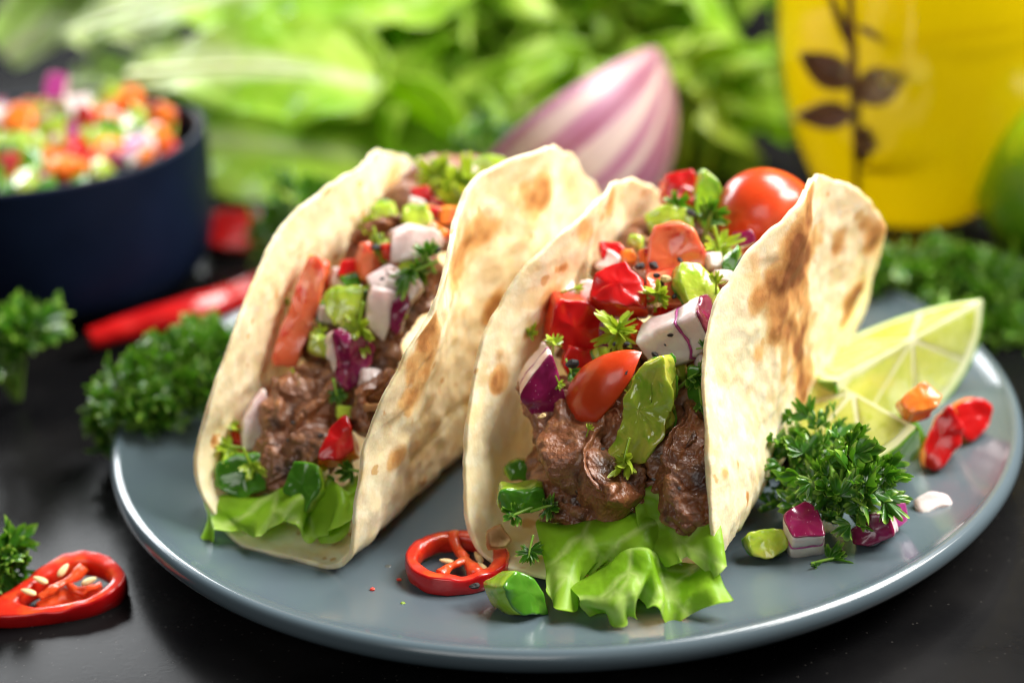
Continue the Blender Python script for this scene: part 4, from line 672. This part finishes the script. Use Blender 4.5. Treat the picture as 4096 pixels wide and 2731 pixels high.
Hc = [(1.15, .05), (.85, .5), (.4, .72), (-.1, .6), (-.6, .1), (-1.05, -.35), (-.5, -.58), (.2, -.55), (.8, -.38)]
chili_ring('slanted red chili slice with pale seeds lying on the dark table', (-11.75,-6.21,0.05), Matrix.Rotation(R(5), 3, 'Z') @ Matrix.Rotation(R(14), 3, 'X'), Oc, Hc, .52, [([(.45, .5, .48), (0, .05, .48), (-.5, -.3, .46)], [.13, .11, .1]), ([(.1, .1, .38), (.4, -.1, .38), (.85, 0, .4)], [.08, .1, .08]), ([(-.6, -.3, .05), (0, 0, .05), (.8, .1, .05)], [.2, .24, .2])], [((.02, .32, .66), -.6), ((-.48, .12, .62), 1.2), ((-.72, -.2, .6), 1.3), ((.62, -.05, .6), -1.3)])
V, F = tube([(-13.88,7.3,0.6), (-12.36,8.04,0.7), (-10.87,8.72,0.75), (-9.42,10.08,0.7), (-7.78,11.53,0.6), (-6.17,12.67,0.5)], [.3, .42, .46, .46, .4, .24], 20, 60)
o = thing('chili_pepper', 'long whole red chili lying on the table behind the parsley sprig', 'chili', (-11.1,9.68,0)); b = np.array((-11.1,9.68,0))
V = V + .05 * np.stack([fbm(V * .9 + k, 3 + k, 2) for k in range(3)], -1); add('body', mesh('body', V - b, F, m_redskin), o)
V, F = tube([(-6.12,11.91,0.5), (-5.43,12.32,0.6), (-4.83,12.25,0.9)], [.28, .13, .12], 10, 20); add('stalk', mesh('stalk', V - b, F, m_stem), o)
pep('red and orange pepper chunk lying alone on the table beside the navy bowl', 'orange', (-10.55,15.38,0.75),(-90,38),[(-1.29,0.42),(-0.23,0.7),(0.96,0.45),(1.07,-0.26),(0.34,-0.76),(-0.85,-0.54)], 1.1, by=-.1)

# ================================================================ ON THE PLATE, RIGHT SIDE
def lime_wedge(label, c, axis, bulge, a, r, ang, seed):
    y = Vector(axis).normalized(); z = Vector(bulge); z = (z - y * z.dot(y)).normalized(); x = y.cross(z); rot = Matrix((x, y, z)).transposed()
    t = thing('lime_wedge', label, 'lime', c, rot); n, k = 48, 36
    def dome(rr, aa, ang_, inner):
        v = np.linspace(-1, 1, n) * .9995; ph = np.linspace(-ang_, ang_, k); rad = np.sqrt(1 - v ** 2)
        o = np.stack([rr * rad[:, None] * np.sin(ph), np.repeat((aa * v)[:, None], k, 1), rr * rad[:, None] * np.cos(ph)], -1).reshape(-1, 3)
        i_ = o * inner; V = np.vstack([o, i_]); g = gridF(n, k); F = g.tolist() + [f[::-1] for f in (g + n * k).tolist()]; b = n * k
        for q in range(n - 1): F += [[q * k, (q + 1) * k, b + (q + 1) * k, b + q * k], [q * k + k - 1, b + q * k + k - 1, b + (q + 1) * k + k - 1, (q + 1) * k + k - 1]]
        return V, F
    V, F = dome(r, a, ang, np.array([.965, .965, .965])); V = V + .012 * np.stack([fbm(V * 5 + i, seed + i, 2) for i in range(3)], -1); add('rind', mesh('rind', V, F, m_lrind), t)
    V, F = dome(r * .966, a * .966, ang - .004, np.array([.0, .999, .0])); add('pith', mesh('pith', V, F, m_lpith, False), t)
    for sg in (-1, 1):
        d = np.array([math.sin(sg * ang), 0, math.cos(sg * ang)]); nn = np.array([sg * math.cos(ang), 0, -math.sin(ang)])
        cuts = [.03, .72, 1.62, 2.42, 3.11]
        for q in range(4):
            t0, t1 = cuts[q] + .02, cuts[q + 1] - .02; T = np.linspace(t0, t1, 16); cen = (t0 + t1) / 2; off = .16
            arc = np.stack([np.cos(T) * a * .86, np.sin(T) * r * .86], -1); pts = np.vstack([[off * math.cos(cen), off * math.sin(cen)], arc]); cc = pts.mean(0)
            V = []; rows = [(.0, .03), (.4, .034), (.75, .034), (.93, .026), (1, .012)]
            for (f, h) in rows:
                X = cc + (pts - cc) * max(f, .01); h_ = h + (.03 * fbm(np.column_stack([X * 2.5, X[:, :1] * 0]), seed + q, 3) if f < .95 else 0); V.append(X[:, :1] * np.array([0, 1, 0]) + X[:, 1:] * d + (np.zeros((len(X), 1)) + np.reshape(h_, (-1, 1))) * nn)
            V = np.vstack(V); F = gridF(len(rows), len(pts), False, True).tolist(); F += [list(range(len(pts)))]
            f0 = F[len(pts)]; nf = np.cross(V[f0[1]] - V[f0[0]], V[f0[2]] - V[f0[0]])
            if nf @ nn < 0: F = [f[::-1] for f in F]
            add('pulp_segment', mesh('pulp_segment', V, F, m_lpulp), t)
    return t
lime_wedge('lime wedge with broad cut face, resting on its rind by the parsley bunch', (8.76,-1.07,3.1), (.78, .62, .06), (-.33, .42, -.85), 2.95, 2.35, R(38), 3)
lime_wedge('lime wedge behind the parsley sprig, its stippled rind end turned outward', (6.9,-3.03,2.7), (.55, -.83, -.06), (-.22, -.12, -.97), 2.1, 2.2, R(37), 7)
sprig('dark green curly parsley sprig in front of the lime wedges on the plate', (5.74,-6.07,0.95), [((5.93,-6.67,2.3), (.95, .8, .95), 105), ((5.77,-5.14,2.7), (.75, .6, .5), 36), ((4.84,-5.46,1.8), (.5, .5, .9), 45), ((6.54,-6.58,2.1), (.6, .5, .5), 30)], 5, size=(.34, .62))
pep('red pepper dice nearest the plate rim, orange flesh below', 'orange', (9.85,-2.47,1.5),(-75,35),[(-0.39,0.37),(0.18,0.49),(0.56,0.26),(0.36,-0.31),(-0.23,-0.59),(-0.49,-0.22)], .8)
pep('large red pepper dice resting against the lime wedge', 'orange', (8.96,-3.53,1.5),(-100,30),[(-0.43,-0.18),(-0.13,0.56),(0.17,0.83),(0.5,0.31),(0.43,-0.16),(-0.12,-0.7),(-0.42,-0.65)], .9)
pep('orange pepper dice lying on top, against the lime cut face', 'orange', (8.22,-4.23,2.9),(-90,40),[(-0.5,0.06),(0.11,0.44),(0.5,0.11),(0.23,-0.24),(-0.34,-0.37)], .7, True)
pep('green pepper scrap squeezed between lime wedge and red dice', 'green', (8.43,-2.84,1.4),(-80,30),[(-0.33,0.46),(0.1,0.3),(0.29,-0.21),(0.07,-0.5),(-0.13,-0.05)], .5)
onion('two-tier onion dice with purple top near the plate rim, beside the green half disc', (5.03,-7.13,1.35),(-100,62),[(-0.52,0.12),(0.02,0.52),(0.35,0.15),(0.45,-0.32),(-0.3,-0.46)], 'SFLF', (.06, .4, .06, .6), bx=-.05)
onion('onion dice with dark purple skin under the parsley sprig', (6.57,-7.06,1.3),(-110,25),[(-0.48,-0.04),(-0.08,0.35),(0.39,0.36),(0.54,-0.01),(-0.02,-0.33),(-0.36,-0.32)], 'SFLF', (.08, .3, .06, .35))
onion('pale onion dice half hidden under the parsley sprig', (5.07,-6.01,1.2),(-90,30),[(-0.3,0.15),(0.21,0.27),(0.27,-0.18),(-0.18,-0.25)], 'F', (.5,))
onion('white onion end peeking out right of the parsley sprig', (7.16,-6.51,1.35),(-70,30),[(-0.19,0.29),(0.23,0.25),(0.14,-0.23),(-0.18,-0.31)], 'LF', (.06, .4))
onion('thin pinkish onion flake lying alone near the plate rim', (8.23,-5.77,1.12),(-95,60),[(-0.47,0.14),(-0.01,0.28),(0.33,0.19),(0.46,-0.1),(0.04,-0.15),(-0.35,-0.35)], 'FL', (.16, .03), bx=-.12, by=-.15)
pep('green pepper half disc lying on the plate at the lime-side flap', 'green', (4.14,-7.2,1.2),(-85,42),[(-0.51,0.19),(-0.12,0.32),(0.42,0.33),(0.51,-0.18),(0.06,-0.41),(-0.36,-0.24)], .45, True)
pep('green pepper dice lying on the plate in front of the chili ring', 'green', (-1.43,-8.85,1.3),(-58,28),[(-0.46,0.38),(-0.02,0.53),(0.25,0.35),(0.41,-0.14),(0.48,-0.61),(-0.24,-0.39),(-0.41,-0.12)], .9, rough=.06)
bit('single dark parsley leaf lying flat on the plate by the onion dice', (5.48,-7.68,0.98), (1, .1, .12), .75, 'dark', 3, 77, .6, face=(0, -.4, 1))
bit('parsley fleck on the plate beside the two-tier onion dice', (5.12,-7.86,0.95), (.3, -.4, .3), .4, 'dark', 2, 78, .6, face=(0, -.4, 1))
for i, (p, mt, lb) in enumerate([((-3.99,-7.42,0.9), m_redflesh, 'tiny red fleck on the plate left of the chili ring'), ((-3.87,-8.42,0.93), m_parsl, 'tiny green fleck on the plate front, left of the green dice'), ((-4.56,-7.78,0.92), m_redflesh, 'smallest red fleck on the plate before the taco with the tomato strip')]):
    o = add('food_fleck', mesh('food_fleck', *chip(30 + i), mt, False)); o.matrix_world = Matrix.Translation(Vector(p) * CM) @ (Matrix.Identity(3) * .06).to_4x4(); tag(o, lb, 'fleck')

# ================================================================ PARSLEY AROUND THE PLATE
sprig('large curly parsley sprig overhanging the plate rim beside the bowl-side flap', (-9.67,2.53,1.2), [((-11.14,0.28,2.2), (.85, .8, .7), 110), ((-10.27,1.33,2.4), (.85, .8, .7), 110), ((-10.79,-0.1,1.8), (.85, .7, .5), 110), ((-9.23,2.09,2.3), (.8, .8, .65), 95), ((-11.95,0.46,1.2), (.38, .5, .6), 60), ((-9.52,0.62,2), (.8, .7, .5), 110), ((-9.79,3.22,2.4), (.4, .5, .35), 50)], 15, single=False, size=(.3, .52), droop=1)
sprig('blurred parsley sprig with pale stem on the table in front of the navy bowl', (-15.41,4.34,0.1), [((-15.09,3,2.87), (1.1, .7, .3), 34), ((-14.25,3.2,2.87), (.5, .5, .22), 16), ((-15.13,3,1.96), (.5, .4, .2), 10)], 16, single=False, size=(.5, .85), stem_r=.12, droop=1)
sprig('parsley tip lying on the table beside the slanted chili slice', (-13.77,-5.36,0.2), [((-13.24,-5.6,0.85), (.55, .5, .5), 46), ((-13.66,-5.6,0.46), (.6, .5, .6), 40)], 17, single=False, size=(.35, .55), droop=1)
sprig('dense blurred parsley bunch behind the lime wedges', (10.92,4.66,0.6), [((10.17,6.5,1.5), (1.1, 1.0, .7), 150), ((11.86,7,1.05), (1.2, 1.0, .9), 180), ((13.3,6.5,0.76), (1.2, 1.0, 1.1), 180), ((10.62,6,0.43), (1.5, 1, .8), 150), ((12.42,5.5,0.13), (1.3, .9, .8), 140), ((9.16,6,0.1), (.8, .8, .6), 80), ((13.45,5,-0.26), (.8, .8, .9), 80), ((11.82,7.5,1.69), (.4, .5, .5), 36)], 18, single=False, size=(.35, .6), droop=1)
sprig('thin parsley sprig on the table between bowl and tacos', (-8.3,15.32,0.2), [((-7.61,11,3.17), (.9, .8, .8), 60), ((-8.26,11,2.19), (.8, .7, .6), 50), ((-1.95,14,3.88), (.8, .7, .6), 40)], 19, single=False, size=(.4, .7), droop=1)

# ================================================================ BACKGROUND
prof = [(0, .5), (2.5, .5), (4, .6), (5, 1.2), (5.45, 2.4), (5.62, 4), (5.68, 5.6), (5.7, 6.05), (5.78, 6.18), (5.9, 6.2), (6.0, 6.12), (6.02, 5.9), (6.0, 4), (5.85, 2.2), (5.5, 1.0), (4.6, .3), (3.6, .12), (3.4, 0), (3.0, 0), (2.9, .1), (0, .1)]
prof = [(a_ * .9, b_ * .84) for a_, b_ in prof]; V, F = lathe(spline(prof, 80), 160); bowl_c = (-16.1, 13.0, 0)
o = tag(add('bowl', mesh('bowl', V, F, m_navy)), 'dark navy ceramic bowl filled with chopped vegetable salsa', 'bowl'); o.location = Vector(bowl_c) * CM
rg = random.Random(12)
def sq(s, rg): return [(s * rg.uniform(.4, .6), s * rg.uniform(-.2, .2) + s * .4), (-s * rg.uniform(.2, .5), s * rg.uniform(.4, .6)), (-s * rg.uniform(.4, .6), -s * rg.uniform(.2, .5)), (s * rg.uniform(.2, .5), -s * rg.uniform(.4, .6))]
def salsa(kind, p, s, az=None, el=None):
    ae = (az if az is not None else rg.uniform(-150, -30), el if el is not None else rg.uniform(15, 70)); g = 'chopped salsa in the navy bowl'
    if kind == 'onion': return onion('chopped pink and white onion piece in the navy bowl', p, ae, sq(s, rg), rg.choice(['SF', 'LF', 'F']), (.06, .4) if True else 0, group=g, m=28)
    if kind == 'orange': return pep('chopped orange-red pepper piece in the navy bowl', 'orange', p, ae, sq(s, rg), .55, True, group=g, m=28)
    if kind == 'red': return pep('chopped deep red pepper piece in the navy bowl', 'red', p, ae, sq(s, rg), .5, group=g, m=28)
    return pep('chopped green pepper piece in the navy bowl', 'green', p, ae, sq(s, rg), .5, rg.random() < .7, group=g, m=28)
for (k, p, s) in [('orange', (-16.18,12,6.11), 1.5), ('onion', (-15.35,13.8,6.52), 1.5), ('onion', (-14.47,12.9,6.02), 1.4), ('red', (-14.28,12.5,5.84), 1.2), ('orange', (-13.24,14.7,5.84), 1.2), ('green', (-13.67,12.3,5.52), 1.5), ('orange', (-14.99,10.5,5.05), 1.6), ('onion', (-15.77,10.3,4.88), 1.3), ('onion', (-12.88,11.4,5.12), 1.5), ('orange', (-12.13,12.6,5.12), 1.4), ('green', (-16.04,10.7,5.46), 1.8), ('green', (-15.14,11.6,5.68), 1.5), ('green', (-12.9,13.4,5.56), 1.4), ('orange', (-12.24,14.3,5.32), 1.3), ('onion', (-13.43,10.8,5.14), 1.2), ('red', (-13.93,10.5,4.99), 1.1), ('green', (-13.99,15.6,5.77), 1.3), ('onion', (-12.42,11.9,5.15), 1.2)]: salsa(k, p, s * .66)
for i in range(130):
    a = rg.uniform(0, 6.283); rr = 4.5 * math.sqrt(rg.random()); x, y = bowl_c[0] + rr * math.cos(a), bowl_c[1] + rr * math.sin(a)
    if x < -18.5: continue
    salsa(rg.choice(['green', 'green', 'onion', 'orange', 'green', 'green', 'red']), (x, y, 4.65 + .9 * (1 - (rr / 4.5) ** 2) + rg.uniform(-.2, .25)), rg.uniform(.55, .9))
# whole lime
n = 64; v = np.linspace(-1, 1, n) * .9999; t_ = np.linspace(0, 2 * np.pi, n, endpoint=False); rad = np.sqrt(1 - v ** 2)
V = np.stack([np.outer(rad, np.cos(t_)) * 2.9, np.outer(rad, np.sin(t_)) * 2.9, np.repeat((v * 3.0 + .35 * np.sign(v) * abs(v) ** 12)[:, None], n, 1)], -1).reshape(-1, 3); V = V + .04 * np.stack([fbm(V * .8 + k, k, 2) for k in range(3)], -1)
lm = thing('lime', 'whole bright green lime standing beside the oil flask', 'lime', (16.55,9.8,2.24), Matrix.Rotation(R(70), 3, 'Y') @ Matrix.Rotation(R(30), 3, 'X'))
add('rind', mesh('rind', V, [f[::-1] for f in gridF(n, n, False, True).tolist()], m_lrind), lm)
V, F = tube([(0, 0, 3.2), (0, 0, 3.42)], [.25, .2], 12, 6); add('stem_button', mesh('stem_button', V, F, m_stem), lm)
lm.location.z = 2.92 * CM
# onion quarter
m_bulb = M('bulb onion layers', (.36, .145, .24), .42, var=[(40, (.42, .2, .3), .4, .7)], attr=[('stripe', (.56, .44, .42), .5, .74), ('stripe', (.2, .04, .08), .36, .1)], bump=[(50, .1, .05)], sss=.25, ssr=(1, .5, .6), sscale=.006)
def onion_quarter(label, c, axis, face, a, r, ang):
    y = Vector(axis).normalized(); z = Vector(face); z = (z - y * z.dot(y)).normalized(); x = y.cross(z)
    t = thing('onion_quarter', label, 'onion', c, Matrix((x, y, z)).transposed()); n, k = 60, 70
    for q, (f0, f1) in enumerate([(1, .9), (.87, .76), (.73, .6), (.57, .4)]):
        v = np.linspace(-1, 1, n) * .998; ph = np.linspace(-ang, ang, k); rad = (1 - v ** 2) ** .55 * (1 - .15 * v)
        def sh(f): return np.stack([r * f * rad[:, None] * np.sin(ph), np.repeat((a * (.5 + .5 * f) * v)[:, None], k, 1), r * f * rad[:, None] * np.cos(ph) - r * .1], -1).reshape(-1, 3)
        V = np.vstack([sh(f0), sh(f1)]); g = gridF(n, k); F = g.tolist() + [h[::-1] for h in (g + n * k).tolist()]; b = n * k
        for i in range(n - 1): F += [[i * k, (i + 1) * k, b + (i + 1) * k, b + i * k], [i * k + k - 1, b + i * k + k - 1, b + (i + 1) * k + k - 1, (i + 1) * k + k - 1]]
        st = .5 + .5 * fbm(np.column_stack([np.tile(ph, n) * 10, np.repeat(v, k) * .4, np.zeros(n * k)]), 40 + q, 3) - .35 * np.clip(np.tile(ph, n) / ang - .45, 0, 1)
        add('layer', mesh('layer', V, F, m_bulb, True, {'stripe': np.tile(st, 2)}), t)
    return t
onion_quarter('pink and white striped red onion quarter standing behind the tacos', (1.13,13,4.65), (.83, .1, .55), (.42, -.75, -.50), 3.6, 4.1, 1.15)
# oil flask
gc = (12.2, 13.6, 0)
po = [(0, .1), (1.8, .1), (2.3, 0), (2.5, .1), (2.45, .3), (2.3, .45), (2.45, .7), (2.9, 1.2), (3.5, 2.2), (4.1, 3.8), (4.5, 5.8), (4.65, 8), (4.5, 11), (4.0, 14), (3.9, 14.1), (3.8, 14), (4.25, 11), (4.4, 8), (4.25, 5.8), (3.85, 3.85), (3.25, 2.3), (2.6, 1.35), (1.4, .85), (0, .8)]
fl = thing('oil_flask', 'rounded clear glass flask of golden olive oil', 'flask', gc)
V, F = lathe(spline(po, 120), 128); add('glass', mesh('glass', V, F, m_glass), fl)
pi = [(0, .82), (1.4, .87), (2.58, 1.38), (3.23, 2.33), (3.83, 3.88), (4.23, 5.83), (4.38, 8), (4.23, 11), (4.1, 12.4), (0, 12.4)]
V, F = lathe(spline(pi, 80), 128); add('olive_oil', mesh('olive_oil', V, F, m_oil), fl)
hs = thing('herb_twig', 'brown herb twig with oval leaves steeping in the olive oil', 'herb', (9.88,10.9,2.8))
hb = np.array((9.88,10.9,2.8)); S = np.array([(9.88,11,2.62), (9.69,10.4,4.4), (9.48,10.1,6.29), (9.31,10,8.19), (9.23,10.2,9.7)]) - hb
V, F = tube(S, [.09, .13, .15, .13, .1], 10, 40); add('stem', mesh('stem', V, F, m_herb), hs)
for (q, tp, w_) in [((9.44,10,6.33), (8.03,11.2,7.08), .5), ((9.49,9.9,6.01), (10.98,9.7,6.86), .55), ((9.55,10.1,5.41), (7.99,11.3,5.08), .42), ((9.59,10.2,4.89), (10.22,10.2,4.23), .4), ((10,10.6,3.47), (11.8,10.1,4.24), .2), ((9.37,10,7.4), (8.64,10.4,9.3), .12), ((9.64,10.2,4.61), (10.01,10.4,3.82), .3), ((10.49,9.7,7.68), (14.75,10.6,7.75), .1), ((9.47,10,8.18), (10.49,9.7,7.68), .1)]:
    q, tp = np.array(q) - hb, np.array(tp) - hb; d = tp - q; L = np.linalg.norm(d); d /= L; nn = np.array([0, -1., .3]); nn -= d * (nn @ d); nn /= np.linalg.norm(nn); s = np.cross(d, nn)
    T = np.linspace(0, 1, 14); wd = w_ * np.sin(np.pi * T ** .8) + .02
    P = q + T[:, None, None] * L * d + wd[:, None, None] * np.linspace(-1, 1, 7)[None, :, None] * s + (.25 * w_ * np.linspace(-1, 1, 7)[None, :, None] ** 2) * nn
    V, F, e, l = sheet(P, .05, 3, None, .03); add('leaf', mesh('leaf', V, F, m_herb), hs)
# lettuce heads
def rom_leaf(parent, org, base, tip, up, width, arch, seed, cup=.25, ruf=.35, pale=1.0, nu=90, nv=60, midrib=True):
    org = np.array(org, float); base, tip, up = np.array(base, float) - org, np.array(tip, float) - org, np.array(up, float)
    d = tip - base; L = np.linalg.norm(d); dn = d / L; up = up - dn * (up @ dn); up /= np.linalg.norm(up); s = np.cross(dn, up)
    u = np.linspace(0, 1, nu); v = np.linspace(-1, 1, nv); wv = width * (.22 + .78 * np.sin(np.pi * np.clip(u * .62 + .02, 0, 1)) ** 1.3) * np.sqrt(np.clip(1 - (np.clip(u - .72, 0, 1) / .28) ** 2, 0, 1) + .0015)
    U, Vv = np.meshgrid(u, v, indexing='ij'); P = base + U[..., None] * d + (arch * np.sin(np.pi * U * .9))[..., None] * up + (wv[:, None] * Vv)[..., None] * s + (cup * width * abs(Vv) ** 1.6 * (.5 + U))[..., None] * up
    q = np.stack([U * L * .5, Vv * width * .5, U * 0], -1).reshape(-1, 3)
    rf = (ruf * np.clip(abs(Vv) - .2, 0, 1) ** 1.2 * np.sin(U * L * 2.3 + 2.6 * noise(q * .8, seed).reshape(nu, nv) + 2 * np.sign(Vv)) + .30 * fbm(q * 1.1, seed + 2, 4).reshape(nu, nv) * np.clip(abs(Vv) * 1.3, .1, 1))
    rf2 = ruf * .6 * np.clip(abs(Vv) - .3, 0, 1) * noise(q * 2.2 + 9, seed + 7).reshape(nu, nv)
    P = P + rf[..., None] * up + rf2[..., None] * dn
    V, F, e, l = sheet(P, .06, seed, m_rom, .02); aw = np.tile((abs(Vv) * (wv[:, None] / width + .15) * 1.0).ravel(), 2); uu = np.tile(U.ravel(), 2)
    rib = np.exp(-(aw / (.30 * (1.15 - uu))) ** 2) * pale * (1.1 - .5 * uu) + .9 * pale * np.clip(.30 - uu, 0, 1) / .3 + .35 * pale * np.clip(.62 - uu, 0, 1)
    o = add('leaf', mesh('leaf', V, F, m_rom, True, {'rib': rib}), parent)
    if not midrib: return
    mid = P[:int(nu * .75):6, nv // 2] + .08 * up; V, F = tube(mid, [.3, .18, .09, .04], 10, 50, flat=.5); add('midrib', mesh('midrib', V, F, m_rib), o)
RH = [((-18.5, 23, 2.0), (-3, 18.5, 1.2), (0, -.5, 1), 3.4, .8, 21, .1, .4, 1.0), ((-18, 26, 3.2), (0, 22.5, 1.6), (0, -.6, 1), 4.2, 1.0, 23, .15, .5, .8), ((-19, 27, 1.5), (-4, 25, .8), (0, -.3, 1), 4, .6, 25, .1, .3, .9)]
ha = thing('romaine_head', 'romaine lettuce head with pale ribs lying behind the navy bowl', 'lettuce', (-15, 24, 0))
for (b, t_, up, wd, ar, sd, cp, rf, pl) in RH + [((-13.97,18.5,5.54), (-4.83,16.5,5), (0, -.6, .8), 2.4, 1.0, 3, .12, .2, 3.2), ((-17.5, 25, 5.5), (-1, 23.5, 6.6), (0, -.5, .9), 3.8, 1.8, 5, .15, .45, 1.9), ((-18.5, 29, 6.4), (1, 29, 9), (0, -.45, 1), 4.6, 1.8, 7, .2, .5, 1.8), ((-20, 29, 6.5), (-2, 33, 11), (0, -.3, 1), 5, 2, 11, .2, .3, 1.1), ((-21, 28, 4), (-8, 36, 10), (.1, -.5, 1), 4.5, 2, 12, .2, .3, 1.2)]:
    rom_leaf(ha, (-15, 24, 0), b, t_, up, wd, ar, sd, cp, rf, pl)
hb_ = thing('frilly_lettuce_head', 'frilly green lettuce head filling the background behind the onion quarter', 'lettuce', (4, 27, 0)); rg = random.Random(8)
for i in range(54):
    row = i % 3; x = -6 + 13.5 * ((i * .618) % 1); zt = (4.6, 7.2, 9.8)[row] + rg.uniform(-1.2, 1.0); yb = (22.5, 25.5, 28.5)[row]
    b = (x * .85 + .8, yb + 2, .4 + row * 1.2); t_ = (x + rg.uniform(-1.5, 1.5), yb - 1.5 - rg.uniform(0, 1.5), zt)
    rom_leaf(hb_, (4, 27, 0), b, t_, (rg.uniform(-.5, .5), -1, .35), rg.uniform(2.6, 3.6), rg.uniform(.5, 1.4), 60 + i, .2, 1.0, .22, 48, 44, False)

# juice drops on the plate
dr = np.array([(math.cos(b) * math.sin(a), math.sin(b) * math.sin(a), .45 * math.cos(a)) for a in np.linspace(.03, 1.57, 7) for b in np.linspace(0, 6.283, 20, endpoint=False)])
m_juice = M('juice', (.10, .11, .10), .06, spec=.7, coat=.6)
dm = mesh('juice_drop', dr, [f[::-1] for f in gridF(7, 20, False, True).tolist()] + [list(range(20))], m_juice)
for (q, z) in [((-3.17,-8.51,0.83), .09), ((-0.62,-9.35,0.9), .12), ((3.56,-8.08,0.85), .1), ((3.85,-8.38,0.86), .06), ((-4.28,-6.72,0.82), .07), ((-0.23,-9.7,0.95), .07), ((6.1,-7.25,0.9), .09), ((7.24,-6.94,0.92), .06), ((-6.9,-6.95,0.9), .08), ((-7.56,-6.34,0.9), .05), ((-2.23,-9.06,0.86), .05)]:
    o = add('juice_drop', dm); o.matrix_world = Matrix.Translation(Vector(q) * CM) @ Matrix.Diagonal((z, z * .85, z * .5, 1)); tag(o, 'tiny clear juice drop on the grey plate', 'drop', 'juice drops on the plate')
